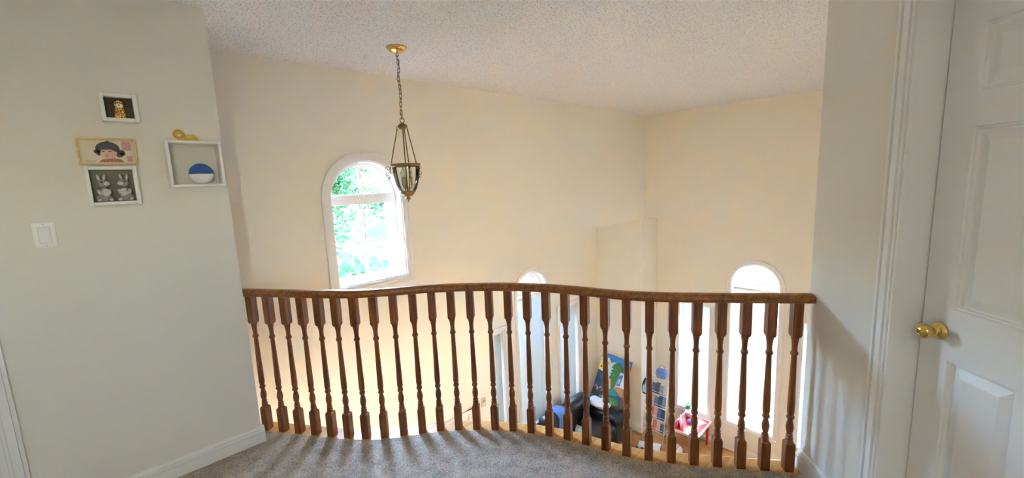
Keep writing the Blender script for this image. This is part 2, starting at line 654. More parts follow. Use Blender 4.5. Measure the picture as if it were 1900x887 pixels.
# alcove behind the far wall
alc = [(2.70, ZF), (XP + .2, ZF), (XP + .2, ZL + .1), (2.70, ZL + .1)]
struct('wall_alcove', plate(alc, [shift(arch_loop(BHW, BZ0, BZS), ACX), shift(rect_loop(SHW, SZ0, SZ1), ACX + .915), shift(rect_loop(SHW, SZ0, SZ1), ACX - .915)], (YA, YA + TW)), M_CREAM,
       'cream alcove wall with three tall white windows behind the black sofa', 'wall')
make_window('window_2', (ACX, YA, 0), 0, 'tall arched window in the middle of the alcove behind the sofa', BHW, BZ0, BZS, True, 0.11, 0.062, TW,
            fan=True, rows=(-2.2, -1.72, -1.24, -.76), transom=(-.33, -.255), cols=1)
make_window('window_3', (ACX + .915, YA, 0), 0, 'flat topped alcove window next to the leaning painting', SHW, SZ0, SZ1, False, 0.11, 0.062, TW, rows=(-2.2, -1.72, -1.24))
make_window('window_4', (ACX - .915, YA, 0), 0, 'flat topped alcove window next to the tall cream wall', SHW, SZ0, SZ1, False, 0.11, 0.062, TW, rows=(-2.2, -1.72, -1.24))
for dx, w in ((0, .7), (.915, .56), (-.915, .56)):
    portal((ACX + dx, YA + TW + .03, -1.35 if dx == 0 else -1.7), 0, w, 2.9 if dx == 0 else 2.1)
struct('wall_alcove_side', MB().box((2.70, D2 + TW, ZF), (2.984, YA, ZL)), M_CREAM, 'side wall of the alcove hidden behind the tall cream wall', 'wall')
struct('wall_post', MB().box((XP, D2 + TW, ZF), (XB + TW, YA, ZL)), M_CREAM, 'cream wall post at the corner between the alcove and the bay', 'wall')
struct('ceiling_alcove', MB().box((2.70, D2 + TW - .01, ZL), (XB + TW, YA + TW, ZL + .2)), M_CREAM, 'low ceiling over the alcove with the black sofa', 'ceiling')

# bay on the right
bay = [(-D2, ZF), (-YS, ZF), (-YS, ZL + .1), (-D2, ZL + .1)]
struct('wall_bay', plate(bay, [shift(arch_loop(BHW, BZ0, BZS), -BYC), shift(rect_loop(SHW, SZ0, SZ1), -BYC - .915), shift(rect_loop(SHW, SZ0, SZ1), -BYC + .915)], (0, TW)), M_CREAM,
       'cream bay wall with tall bright windows behind the red table', 'wall', loc=(XB, 0, 0), rz=-PI / 2)
make_window('window_5', (XB, BYC, 0), -PI / 2, 'tall arched window in the middle of the bay with slatted blind', BHW, BZ0, BZS, True, 0.11, 0.062, TW,
            fan=True, rows=(-2.2, -1.72, -1.24, -.76), transom=(-.33, -.255), cols=1)
make_window('window_6', (XB, BYC + .915, 0), -PI / 2, 'flat topped bay window over the red table', SHW, SZ0, SZ1, False, 0.11, 0.062, TW, rows=(-2.2, -1.72, -1.24))
make_window('window_7', (XB, BYC - .915, 0), -PI / 2, 'flat topped bay window half hidden by the white door wall', SHW, SZ0, SZ1, False, 0.11, 0.062, TW, rows=(-2.2, -1.72, -1.24))
for dy, w in ((0, .7), (.915, .56), (-.915, .56)):
    portal((XB + TW + .03, BYC + dy, -1.35 if dy == 0 else -1.7), -PI / 2, w, 2.9 if dy == 0 else 2.1)
struct('ceiling_bay', MB().box((D1 + .12, YS, ZL), (XB + TW, D2, ZL + .2)), M_CREAM, 'low ceiling over the window bay', 'ceiling')
struct('wall_header', MB().box((D1, YS, ZL), (D1 + .12, D2, ZC)), M_CREAM, 'upper cream wall above the window bay in the far corner', 'wall')

make_blind('white slatted blind in the tall arched alcove window behind the sofa', (ACX, YA, 0), 0, BHW - .03, -.345, -2.6, 74, .055)
make_blind('white closed blind in the alcove window next to the leaning painting', (ACX + .915, YA, 0), 0, SHW - .02, SZ1 - .02, SZ0 + .03, 76, .055)
make_blind('white closed blind in the alcove window next to the tall cream wall', (ACX - .915, YA, 0), 0, SHW - .02, SZ1 - .02, SZ0 + .03, 76, .055)
make_blind('white slatted blind in the tall arched bay window', (XB, BYC, 0), -PI / 2, BHW - .03, -.345, -2.6, 81, .055)
make_blind('white slatted blind in the bay window over the red table', (XB, BYC + .915, 0), -PI / 2, SHW - .02, SZ1 - .02, SZ0 + .03, 81, .055)
make_blind('white slatted blind in the bay window beside the white door wall', (XB, BYC - .915, 0), -PI / 2, SHW - .02, SZ1 - .02, SZ0 + .03, 81, .055)

# the remaining shell
struct('wall_left', MB().box((XL0, YL, ZF), (XL1, YLB, ZC)), M_CREAM_COOL, 'pale wall of the landing with small frames and a light switch', 'wall')
e0 = Vector((XR, YR, 0))
e1 = e0 - DR * 3.5
# door opening in the diagonal wall, s measured back from its end
DS0, DS1, DZ = 0.446, 1.206, 2.04
LD = 0.101       # face of the door leaf behind the wall face


def wall_uz(loop):
    return [(x, z) for x, z in loop]


dw = [(0.0, 0.0), (DS0, 0.0), (DS0, DZ), (DS1, DZ), (DS1, 0.0), (3.5, 0.0), (3.5, ZC), (0.0, ZC)]
# local frame of the diagonal wall: x runs back from the end, y into the wall
RW = math.atan2(-DR.y, -DR.x)
wr = struct('wall_right', plate(dw, [], (0.0, 0.13)), M_CREAM_COOL, 'diagonal white wall of the landing with a panelled door', 'wall', loc=(XR, YR, 0), rz=RW)
# y of this frame must point away from the landing
yl = Vector((-math.sin(RW), math.cos(RW), 0))
assert yl.dot(NR) < 0
struct('wall_right_lower', plate([(0, -.31), (3.5, -.31), (3.5, 0.0), (0, 0.0)], [], (0.0, 0.13)), M_CREAM, 'band of wall under the diagonal door wall', 'wall', loc=(XR, YR, 0), rz=RW)
struct('wall_side', MB().box((2.33, YS - .12, ZF), (XB + TW, YS, ZC)), M_CREAM, 'cream side wall hidden behind the door wall', 'wall')
struct('light_leak_panel', plate([(.2, 0.0), (1.5, 0.0), (1.5, 2.2), (.2, 2.2)], [], (.17, .20)), M_CREAM_COOL, 'added panel behind the panelled door that blocks stray light', 'wall', loc=(XR, YR, 0), rz=RW)  # added unseen panel, stops light leaking past the door leaf
struct('wall_stair_end', MB().box((-1.75, YLB, ZF), (-1.63, D2, ZC)), M_CREAM, 'end wall of the stairwell behind the picture wall', 'wall')
YH = -2.3
HSX, HSW = -.95, .11  # small window added out of view to light the landing
struct('wall_back', plate([(XL0, -.3), (.9, -.3), (.9, ZC), (XL0, ZC)], [shift(rect_loop(HSW, 1.3, 1.85), HSX)], (YH - .2, YH)), M_CREAM_COOL, 'hall wall behind the viewer with an added opening for fill light', 'wall')
make_window('window_8', (HSX, YH, 0), PI, 'small added window behind the viewer, lets fill light into the hall', HSW, 1.3, 1.85, False, 0.08, 0.06, .2, rows=(1.57,), cols=1)
portal((HSX, YH - .24, 1.575), PI, .22, .55)
struct('wall_hall_end', MB().box((XL0 - .2, YH - .2, -.3), (XL0, YLB, ZC)), M_CREAM_COOL, 'end wall of the hall behind the viewer', 'wall')
struct('ceiling', MB().box((XL0 - .2, YH - .2, ZC), (XB + TW, D2 + TW, ZC + .15)), M_POP, 'white popcorn textured ceiling with a hanging lantern', 'ceiling')
struct('floor_below', MB().box((XL0 - .12, YH, ZF - .12), (XB + TW, YA + TW, ZF)), M_FLOOR, 'honey oak floor of the room below', 'floor')
LBX = ()
struct('wall_below_back', plate([(XL0 - .12, ZF), (XB + TW, ZF), (XB + TW, -.3), (XL0 - .12, -.3)], [shift(rect_loop(.5, -2.9, -.75), x) for x in LBX], (YH - .2, YH)), M_CREAM, 'back wall of the room below the landing', 'wall')
for i, x in enumerate(LBX):
    make_window('window_%d' % (9 + i), (x, YH, 0), PI, ('garden window below the hall, nearer the stairwell', 'garden window below the hall, nearer the bay')[i], .5, -2.9, -.75, False, .08, .06, .2, rows=(-1.8,), cols=2)
    portal((x, YH - .24, -1.825), PI, 1.0, 2.15)
struct('wall_below_end', MB().box((XL0 - .12, YH, ZF), (XL0, YLB, -.3)), M_CREAM, 'end wall of the room below the landing', 'wall')

# added fill lamp behind the viewer, brightens the landing walls
hl = thing('added_fill_lamp', 'added unseen fill lamp on the hall ceiling behind the viewer', 'fill lamp', (-.9, -.75, ZC))
obj('mount', MB().lathe([(.165, -.03), (.17, -.02), (.17, .001)], 28), M_BRASS, hl)
em, ent, ep = nodes_of('fill_lamp_dome')
ep.inputs['Base Color'].default_value = (.9, .88, .82, 1)
ep.inputs['Emission Color'].default_value = (1.0, .86, .66, 1)
ep.inputs['Emission Strength'].default_value = 22.0
obj('glass_dome', MB().lathe([(.001, -.11), (.05, -.105), (.10, -.088), (.14, -.058), (.155, -.03)], 28, cap=False), em, hl)

# ------------------------------------------------------------------ landing edge, carpet, railing
front = [(.519, 2.841), (.586, 2.736), (.650, 2.646), (.714, 2.551), (.776, 2.458), (.838, 2.366), (.905, 2.275), (.985, 2.190), (1.089, 2.131), (1.180, 2.073),
         (1.265, 2.011), (1.345, 1.937), (1.423, 1.855), (1.494, 1.768), (1.559, 1.679), (1.619, 1.586), (1.671, 1.489), (1.712, 1.389), (1.745, 1.284), (1.770, 1.175),
         (1.797, 1.062), (1.853, .956), (1.917, .866), (1.983, .774), (2.045, .685), (2.111, .593), (2.178, .503), (2.245, .415)]


def smooth_path(P, sub):
    """Catmull-Rom through the points"""
    P = [Vector((x, y, 0)) for x, y in P]
    P = [P[0] * 2 - P[1]] + P + [P[-1] * 2 - P[-2]]
    out = []
    for i in range(1, len(P) - 2):
        a, b, c, d = P[i - 1:i + 3]
        for k in range(sub):
            t = k / sub
            out.append(0.5 * ((2 * b) + (c - a) * t + (2 * a - 5 * b + 4 * c - d) * t * t + (3 * b - a - 3 * c + d) * t ** 3))
    out.append(P[-2])
    return out


def relax(P, n):
    for _ in range(n):
        P = [P[0]] + [(P[i - 1] + P[i] * 2 + P[i + 1]) / 4 for i in range(1, len(P) - 1)] + [P[-1]]
    return P


HB = 0.021      # half baluster
pf = relax([Vector((x, y, 0)) for x, y in front], 2)
cen = []
for i, p in enumerate(pf):
    t = (pf[min(i + 1, 27)] - pf[max(i - 1, 0)]).normalized()
    cen.append((p + Vector((-t.y, t.x, 0)) * (HB + .002), t))
cpts = [c for c, t in cen]
ext0 = cpts[0] - cen[0][1] * 0.085
ext1 = cpts[-1] + cen[-1][1] * 0.064
curve = smooth_path([(ext0.x, ext0.y)] + [(c.x, c.y) for c in cpts] + [(ext1.x, ext1.y)], 4)


def offs(P, d):
    o = []
    for i, p in enumerate(P):
        t = (P[min(i + 1, len(P) - 1)] - P[max(i - 1, 0)]).normalized()
        o.append(p + Vector((-t.y, t.x, 0)) * d)
    return o


edge = offs(curve, -HB - .012)
nose_in = [(p.x, p.y) for p in edge]
fl = [(XL0, YL + .01), (XL1, YL + .01)] + [(XL1, nose_in[0][1])] + nose_in[1:] + [(e0.x, e0.y), (e1.x, e1.y), (e1.x, YH), (XL0, YH)]
fm = MB()
bm = bmesh.new()
vs = [bm.verts.new((x, y, 0)) for x, y in fl]
for i in range(len(vs)):
    bm.edges.new((vs[i], vs[(i + 1) % len(vs)]))
bmesh.ops.triangle_fill(bm, use_beauty=True, edges=list(bm.edges))
bm.verts.index_update()
tri = [[v.index for v in f.verts] for f in bm.faces]
bm.free()
n = len(fl)
fm.add([(x, y, 0.006) for x, y in fl], tri)
fm.add([(x, y, -.30) for x, y in fl], tri)
fm.add([(x, y, 0.006) for x, y in fl] + [(x, y, -.30) for x, y in fl], [(i, (i + 1) % n, n + (i + 1) % n, n + i) for i in range(n)])
struct('floor', fm, M_CARPET, 'grey carpet of the landing up to the wavy railing', 'floor')
struct('floor_room', MB().box((e1.x, YH, -.3), (2.6, YS - .12, -.004)), M_CARPET, 'floor of the small room behind the panelled door', 'floor')
cv = [(p.x, p.y) for p in curve]
struct('trim_1', MB().sweep(cv, [(-HB - .010, -.30), (HB + .035, -.30), (HB + .035, -.028), (-HB - .010, -.028)], smooth=True), M_TRIM,
       'painted fascia along the wavy edge of the landing', 'trim')

rail = thing('stair_railing', 'wavy honey oak railing with turned balusters along the landing edge', 'railing', (cen[14][0].x, cen[14][0].y, 0))
org = Vector(rail.location)
nose_prof = [(-HB - .014, -.028), (HB + .050, -.028), (HB + .060, -.018), (HB + .062, -.010), (HB + .056, -.001), (HB + .046, .003), (-HB - .014, .003)]
lc = [(p.x - org.x, p.y - org.y) for p in curve]
obj('base_nosing', MB().sweep(lc, nose_prof, smooth=False), M_NOSE, rail)
# handrail section: flat underside, rounded shoulders
hp = [(-.021, .870), (.021, .870), (.029, .876), (.031, .888), (.030, .898), (.024, .907), (.012, .912), (-.012, .912), (-.024, .907), (-.030, .898), (-.031, .888), (-.029, .876)]
hr = MB().sweep(lc, hp, smooth=True)
hobj = obj('handrail', hr, M_RAIL, rail)
obj('rail_plug', MB().lathe([(.004, .0), (.004, .0012)], 8), M_NOSE, rail, loc=(1.865 - org.x, .945 - org.y, .9115))


def baluster_mesh():
    m = MB()
    h = HB
    # lower block with chamfered shoulder
    m.box((-h, -h, .0), (h, h, .149))
    q = h * .80
    m.hexa([(-h, -h, .149), (h, -h, .149), (h, h, .149), (-h, h, .149), (-q, -q, .158), (q, -q, .158), (q, q, .158), (-q, q, .158)])
    prof = [(.0175, .156), (.0182, .160), (.0182, .164), (.0145, .167), (.0145, .170), (.0172, .173), (.0176, .177), (.0160, .181), (.0128, .184), (.0128, .187), (.0160, .190),
            (.0166, .193), (.0128, .197), (.0122, .201), (.0148, .212), (.0172, .226), (.0176, .236), (.0158, .250), (.0120, .266), (.0108, .272), (.0110, .276), (.0155, .280),
            (.0172, .285), (.0172, .290), (.0150, .296), (.0128, .299), (.0140, .303), (.0160, .312), (.0166, .325), (.0160, .380), (.0146, .450), (.0134, .520), (.0122, .580), (.0116, .606),
            (.0140, .609), (.0168, .614), (.0172, .619), (.0160, .625), (.0130, .629), (.0122, .634), (.0122, .650), (.0132, .668), (.0150, .682), (.0166, .688), (.0174, .692),
            (.0174, .697), (.0160, .700)]
    m.lathe(prof, 14)
    m.hexa([(-q, -q, .700), (q, -q, .700), (q, q, .700), (-q, q, .700), (-h, -h, .712), (h, -h, .712), (h, h, .712), (-h, h, .712)])
    m.box((-h, -h, .712), (h, h, .873))
    return m.mesh('baluster', M_OAK)


bme = baluster_mesh()
for c, t in cen:
    b = obj('baluster', bme, None, rail, loc=(c.x - org.x, c.y - org.y, 0.0), rz=math.atan2(t.y, t.x))

# ------------------------------------------------------------------ baseboards, casings, doors
bb_prof = [(0, 0), (.018, 0), (.018, .060), (.006, .0635), (.006, .0690), (.0155, .0705), (.0155, .0800), (.005, .0830), (.005, .0880), (.010, .0895), (.007, .099), (0, .102)]


def baseboard(name, p0, p1, label, z=0.0, cap=True):
    """the board stands to the right of the run p0 to p1"""
    a, b = Vector((p0[0], p0[1], 0)), Vector((p1[0], p1[1], 0))
    m = MB().sweep([(a.x, a.y), (b.x, b.y)], [(-o, h) for o, h in bb_prof], smooth=False)
    return struct(name, m, M_TRIM, label, 'baseboard', loc=(0, 0, z))


baseboard('baseboard_left', (-.404, YL), (XL1 + .014, YL), 'white moulded baseboard under the picture wall', 0.004)
pe = e0 - DR * .386
baseboard('baseboard_right', (e0.x + DR.x * .006, e0.y + DR.y * .006), (pe.x, pe.y), 'white moulded baseboard between railing end and panelled door', 0.004)
baseboard('baseboard_post', (XP, YA), (XP, D2 - .013), 'white baseboard on the alcove side of the corner post', ZF)
baseboard('baseboard_post_side', (XP - .0, D2), (XB, D2), 'white baseboard on the bay side of the corner post', ZF)
baseboard('baseboard_bay', (XB, D2), (XB, YS), 'white baseboard under the bay windows', ZF)
baseboard('baseboard_alcove', (2.984, YA), (XP, YA), 'white baseboard under the alcove windows', ZF)


def casing_strip(mb, x0, x1, z0, z1, out_left=True):
    """upright moulded casing between x0 and x1 on the face y=0, proud towards -y"""
    w = x1 - x0
    cuts = [(0.0, .14, .021), (.14, .24, .010), (.24, .60, .017), (.60, .70, .008), (.70, .84, .013), (.84, .90, .005), (.90, 1.0, .008)]
    for a, b, d in cuts:
        if not out_left:
            a, b = 1 - b, 1 - a
        mb.box((x0 + a * w, -d, z0), (x0 + b * w, 0.003, z1))
    return mb


# casing of the panelled door (frame of the diagonal wall)
fr_ = thing('trim_2', 'white moulded casing around the panelled door', 'door casing', (XR, YR, 0), RW, kind='structure')
obj('side_casing', casing_strip(MB(), DS0 - .060, DS0 + .002, 0, DZ + .06), M_TRIM, fr_)
obj('side_casing', casing_strip(MB(), DS1 - .002, DS1 + .060, 0, DZ + .06, False), M_TRIM, fr_)
m = MB()
for a, b, d in [(0.0, .30, .007), (.30, .62, .012), (.62, .84, .016), (.84, 1, .019)]:
    m.box((DS0 - .002, -d, DZ + a * .06), (DS1 + .002, .003, DZ + b * .06))
obj('head_casing', m, M_TRIM, fr_)
m = MB().box((DS0 - .003, 0, 0), (DS0 + .0, .14, DZ)).box((DS0, .078, 0), (DS0 + .001, .099, DZ))
obj('jamb', MB().box((DS0 - .012, .0, 0), (DS0 + .0015, .14, DZ)), M_TRIM, fr_)
obj('jamb', MB().box((DS1 - .0015, .0, 0), (DS1 + .012, .14, DZ)), M_TRIM, fr_)
obj('door_stop', MB().box((DS0, LD + .036, 0), (DS0 + .014, .175, DZ)), M_TRIM, fr_)
obj('door_stop', MB().box((DS1 - .014, LD + .036, 0), (DS1, .175, DZ)), M_TRIM, fr_)
obj('head_stop', MB().box((DS0, LD + .036, DZ - .014), (DS1, .175, DZ)), M_TRIM, fr_)
obj('head_jamb', MB().box((DS0, .0, DZ - .0015), (DS1, .14, DZ + .012)), M_TRIM, fr_)

door = thing('door_1', 'white six panel door with a round brass knob', 'door', (XR, YR, 0), RW, kind='structure')
L0, L1 = DS0 + .006, DS1 - .004
cols_ = [(.553, .760), (.892, 1.099)]
rows_ = [(.21, .826), (1.006, 1.606), (1.711, 1.915)]
holes = [[(a, z0), (b, z0), (b, z1), (a, z1)] for a, b in cols_ for z0, z1 in rows_]
leaf = plate([(L0, .012), (L1, .012), (L1, DZ - .004), (L0, DZ - .004)], holes, (LD, LD + .035))
obj('leaf', leaf, M_DOOR, door)
for a, b in cols_:
    for z0, z1 in rows_:
        m = MB()
        # sticking step, recessed flat, raised field with sloped margin
        pts = lambda g: [(a + g, z0 + g), (b - g, z0 + g), (b - g, z1 - g), (a + g, z1 - g)]
        rings = [(0.0, 0.0), (.003, .006), (.008, .007), (.011, .015), (.018, .016), (.048, .005)]
        V = []
        for g, d in rings:
            V += [(x, LD + d, z) for x, z in pts(g)]
        F = []
        for i in range(len(rings) - 1):
            for k in range(4):
                F.append((i * 4 + k, i * 4 + (k + 1) % 4, i * 4 + 4 + (k + 1) % 4, i * 4 + 4 + k))
        F.append(tuple(range(len(V) - 4, len(V))))
        m.add(V, F)
        m.add([(x, LD + .03, z) for x, z in pts(0)], [(0, 1, 2, 3)])
        obj('panel', m, M_DOOR, door)
# knob: axis along -y
kn = MB()
kp = [(.0, .0), (.030, .0), (.0315, .002), (.031, .005), (.026, .010), (.018, .013), (.0125, .016), (.0115, .022), (.0115, .028), (.014, .032), (.0205, .036), (.0255, .043), (.0268, .051), (.0255, .059), (.021, .066), (.013, .071), (.005, .0725), (.0, .0725)]
kv = MB().lathe([(max(r, 1e-5), z) for r, z in kp], 28, cap=False)
kn.add([(x, -z, y) for x, y, z in kv.v], kv.f, 0, True)
ko = obj('knob', kn, M_BRASS, door, loc=(.519, LD, .918))
lk = MB().lathe([(.0055, 0), (.0055, .003), (.004, .0035)], 14)
k2 = MB()
k2.add([(x, -z, y) for x, y, z in lk.v], lk.f, 0, True)
obj('lock_button', k2, M_ABRASS, ko, loc=(0.0, -.0715, 0))

# casing at the left end of the picture wall, with its door
cl = thing('trim_3', 'white moulded casing at the far side of the light switch', 'door casing', (-.404, YL, 0), 0, kind='structure')
obj('side_casing', casing_strip(MB(), -.062, 0.0, 0, 2.10, False), M_TRIM, cl)
obj('jamb', MB().box((-.075, -.006, 0), (-.060, .003, 2.04)), M_TRIM, cl)
d3 = thing('door_2', 'plain white door beside the light switch', 'door', (-.479, YL, 0), 0, kind='structure')
m = plate([(-.76, .012), (0, .012), (0, 2.03), (-.76, 2.03)], [], (-.004, .001))
obj('leaf', m, M_DOOR, d3)

# door and casing low on the far wall, below the landing
cw = thing('trim_4', 'white casing of the doorway low on the tall cream wall', 'door casing', (2.60, D2, ZF), 0, kind='structure')
obj('side_casing', casing_strip(MB(), -.07, 0, 0, 2.16, False), M_TRIM, cw)
obj('side_casing', casing_strip(MB(), -.95, -.88, 0, 2.16), M_TRIM, cw)
m = MB()
for a, b, d in [(0.0, .30, .007), (.30, .62, .012), (.62, .84, .016), (.84, 1, .019)]:
    m.box((-.95, -d, 2.09 + a * .07), (0, .003, 2.09 + b * .07))
obj('head_casing', m, M_TRIM, cw)
dd = thing('door_3', 'white door low on the tall cream wall', 'door', (2.53, D2, ZF), 0, kind='structure')
obj('leaf', MB().box((-.81, -.005, .01), (0, .002, 2.09)), M_DOOR, dd)
obj('doorknob', MB().ball((-.07, -.05, .95), .026), M_BRASS, dd)

# ------------------------------------------------------------------ hanging lantern
LX, LY = 1.572, 2.707
lan = thing('pendant_lantern', 'antique brass lantern with a glass bowl on a long chain', 'pendant light', (LX, LY, 1.365))
ZB = 1.365


def zl_(z):
    return z - ZB


obj('ceiling_canopy', MB().lathe([(.012, zl_(2.398)), (.018, zl_(2.400)), (.040, zl_(2.407)), (.060, zl_(2.418)), (.070, zl_(2.430)), (.072, zl_(2.4405))], 28), M_BRASS, lan)
obj('canopy_loop', MB().tube([(.011 * math.cos(a), 0, zl_(2.390) + .011 * math.sin(a)) for a in [2 * PI * k / 14 for k in range(14)]], .0025, 6, closed=True), M_DBRASS, lan)


def link_mesh():
    pts = []
    for k in range(16):
        a = 2 * PI * k / 16
        pts.append((.0085 * math.cos(a), 0, .0085 * math.sin(a) + (.0085 if math.sin(a) > 0 else -.0085)))
    return MB().tube(pts, .0023, 6, closed=True).mesh('chain_link', M_DBRASS)


lm = link_mesh()
ztop, zbot = 2.372, 1.972
nl = 15
for k in range(nl):
    z = ztop + (zbot - ztop) * k / (nl - 1)
    o = obj('chain_link', lm, None, lan, loc=(.004 * math.sin(k * .9), 0.003 * math.cos(k * 1.3), zl_(z)), rz=(PI / 2 if k % 2 else 0) + .5)
m = MB().tube([(.006 * math.sin(k * .8), .006 * math.cos(k * .8), zl_(2.39 + (1.95 - 2.39) * k / 24)) for k in range(25)], .0016, 5)
obj('lamp_cord', m, mat('lamp_cord', (.25, .2, .12, 1), .5), lan)
obj('hanging_ring', MB().tube([(.017 * math.cos(a), .0, zl_(1.947) + .017 * math.sin(a)) for a in [2 * PI * k / 18 for k in range(18)]], .0028, 6, closed=True), M_DBRASS, lan)
obj('crown', MB().lathe([(.004, zl_(1.930)), (.010, zl_(1.929)), (.016, zl_(1.924)), (.028, zl_(1.917)), (.033, zl_(1.908)), (.033, zl_(1.899)), (.027, zl_(1.890)), (.018, zl_(1.884)), (.006, zl_(1.880))], 20), M_ABRASS, lan)
RT, RZ = .104, 1.632       # rim radius and height
for k in range(3):
    a = R(12 + 120 * k)
    ca, sa = math.cos(a), math.sin(a)
    obj('crown_hook', MB().tube([(.026 * ca, .026 * sa, zl_(1.903)), (.040 * ca, .040 * sa, zl_(1.908)), (.046 * ca, .046 * sa, zl_(1.899)), (.044 * ca, .044 * sa, zl_(1.888))], .0026, 6), M_ABRASS, lan)
    p0 = Vector((.043 * ca, .043 * sa, zl_(1.884)))
    p1 = Vector((RT * ca * .99, RT * sa * .99, zl_(RZ + .026)))
    rd = obj('support_rod', MB().tube([p0, p1], .0042, 8), M_ABRASS, lan)
    obj('rod_ball', MB().ball(p1, .0065, n=10, m=6), M_ABRASS, rd)
    obj('rod_ball', MB().ball(p0, .006, n=10, m=6), M_ABRASS, rd)
    obj('rod_hook', MB().tube([p1, p1 + Vector((.004 * ca, .004 * sa, -.014)), Vector(((RT + .006) * ca, (RT + .006) * sa, zl_(RZ)))], .0032, 6), M_ABRASS, rd)
    # scroll hanging outside the rim
    pts = []
    for j in range(30):
        u = j / 29
        th = u * 2.1 * PI
        rr = .020 * (1 - .78 * u)
        pts.append((rr * math.cos(th) + .022, rr * math.sin(th) - .022))
    pts2 = []
    for j in range(26):
        u = j / 25
        th = -u * 1.9 * PI + PI
        rr = .022 * (1 - .8 * u)
        pts2.append((rr * math.cos(th) + .026, rr * math.sin(th) - .062))
    stem = [(0, .006), (.003, -.02), (.004, -.062)]
    sc_ = MB()
    W = lambda q: ((RT + .006 + q[0]) * ca, (RT + .006 + q[0]) * sa, zl_(RZ) + q[1])
    sc_.tube([W(q) for q in stem], .003, 6)
    sc_.tube([W(q) for q in pts], .0026, 6)
    sc_.tube([W(q) for q in pts2], .0026, 6)
    sc_.tube([W((.012, -.075)), W((.018, -.088)), W((.028, -.096))], [.003, .005, .001], 6)
    obj('scroll', sc_, M_ABRASS, lan)
obj('rim', MB().lathe([(.094, zl_(RZ - .011)), (.101, zl_(RZ - .011)), (.104, zl_(RZ - .007)), (.107, zl_(RZ)), (.107, zl_(RZ + .006)), (.103, zl_(RZ + .010)), (.096, zl_(RZ + .010)), (.094, zl_(RZ - .011))], 40, cap=False), M_ABRASS, lan)
bowl = [(.097, 1.622), (.0965, 1.600), (.094, 1.570), (.089, 1.540), (.082, 1.510), (.073, 1.480), (.062, 1.455), (.052, 1.440)]
NS = 6
for k in range(NS):
    a0, a1 = R(12 + 360 / NS * k), R(12 + 360 / NS * (k + 1))
    V, F = [], []
    q = 5
    for r, z in bowl:
        for j in range(q):
            a = a0 + (a1 - a0) * j / (q - 1)
            V.append((r * math.cos(a), r * math.sin(a), zl_(z)))
    for i in range(len(bowl) - 1):
        for j in range(q - 1):
            F.append((i * q + j, i * q + j + 1, (i + 1) * q + j + 1, (i + 1) * q + j))
    obj('glass_panel', MB().add(V, F, 0, True), M_LGLASS, lan)
    obj('glass_rib', MB().tube([((r + .001) * math.cos(a0), (r + .001) * math.sin(a0), zl_(z)) for r, z in bowl], .0032, 6), M_DBRASS, lan)
obj('bottom_cup', MB().lathe([(.020, zl_(1.405)), (.030, zl_(1.409)), (.043, zl_(1.420)), (.053, zl_(1.436)), (.055, zl_(1.444)), (.050, zl_(1.447)), (.010, zl_(1.446))], 28), M_ABRASS, lan)
obj('finial', MB().lathe([(.002, zl_(1.365)), (.006, zl_(1.369)), (.007, zl_(1.374)), (.004, zl_(1.379)), (.010, zl_(1.383)), (.018, zl_(1.388)), (.020, zl_(1.393)), (.012, zl_(1.398)), (.010, zl_(1.402)), (.020, zl_(1.406))], 20), M_ABRASS, lan)
obj('centre_stem', MB().tube([(0, 0, zl_(1.446)), (0, 0, zl_(1.885))], .0045, 8), M_ABRASS, lan)
for k in range(3):
    a = R(72 + 120 * k)
    ca, sa = math.cos(a), math.sin(a)
    obj('lamp_arm', MB().tube([(0, 0, zl_(1.47)), (.018 * ca, .018 * sa, zl_(1.464)), (.034 * ca, .034 * sa, zl_(1.474)), (.036 * ca, .036 * sa, zl_(1.49))], .003, 6), M_ABRASS, lan)
    s_ = obj('candle_socket', MB().lathe([(.012, zl_(1.488)), (.013, zl_(1.492)), (.010, zl_(1.496)), (.010, zl_(1.545)), (.008, zl_(1.547))], 12, c=(.036 * ca, .036 * sa)), mat('socket_cream', (.55, .42, .22, 1), .45), lan)
    obj('bulb', MB().lathe([(.006, zl_(1.546)), (.012, zl_(1.560)), (.0135, zl_(1.573)), (.009, zl_(1.593)), (.002, zl_(1.610))], 12, c=(.036 * ca, .036 * sa)), mat('bulb_glass', (.8, .76, .66, 1), .12, spec=.8), s_)

# ------------------------------------------------------------------ picture wall
FY = YL   # wall face, things stand proud towards -Y


def box_frame(name, label, cat, x0, x1, z0, z1, depth, border, back, inner_mat=M_WHITE, outer=M_WHITE, group=None):
    t = thing(name, label, cat, ((x0 + x1) / 2, FY, z0), group=group)
    w, h = x1 - x0, z1 - z0
    b = border
    y0 = -depth
    obj('side_board', MB().rbox((-w / 2, y0, 0), (-w / 2 + b, .001, h), .0015, n=1), outer, t)
    obj('side_board', MB().rbox((w / 2 - b, y0, 0), (w / 2, .001, h), .0015, n=1), outer, t)
    obj('top_board', MB().rbox((-w / 2 + b - .0005, y0 + .0002, h - b), (w / 2 - b + .0005, .001, h - .0001), .0015, n=1), outer, t)
    obj('bottom_board', MB().rbox((-w / 2 + b - .0005, y0 + .0002, .0001), (w / 2 - b + .0005, .001, b), .0015, n=1), outer, t)
    if back:
        obj('back_panel', MB().box((-w / 2 + b - .001, -.006, b - .001), (w / 2 - b + .001, -.001, h - b + .001)), back, t)
    return t


M_DKBACK = mat('olive_card', (.085, .075, .05, 1), .8, var=.1, scale=20)
M_GYBACK = mat('grey_card', (.20, .19, .15, 1), .85, var=.06, scale=12)
box_frame('display_frame', 'small white box frame holding a toy giraffe, topmost on the wall', 'frame', .028, .158, 1.842, 1.968, .044, .016, M_DKBACK)
box_frame('display_frame', 'white box frame with two grey rabbits under the girl portrait', 'frame', -.063, .116, 1.458, 1.637, .045, .016, M_GYBACK)
box_frame('display_frame', 'deep white box shelf holding a blue and white ball', 'shelf', .230, .455, 1.529, 1.7565, .110, .0125, M_CREAM_COOL)

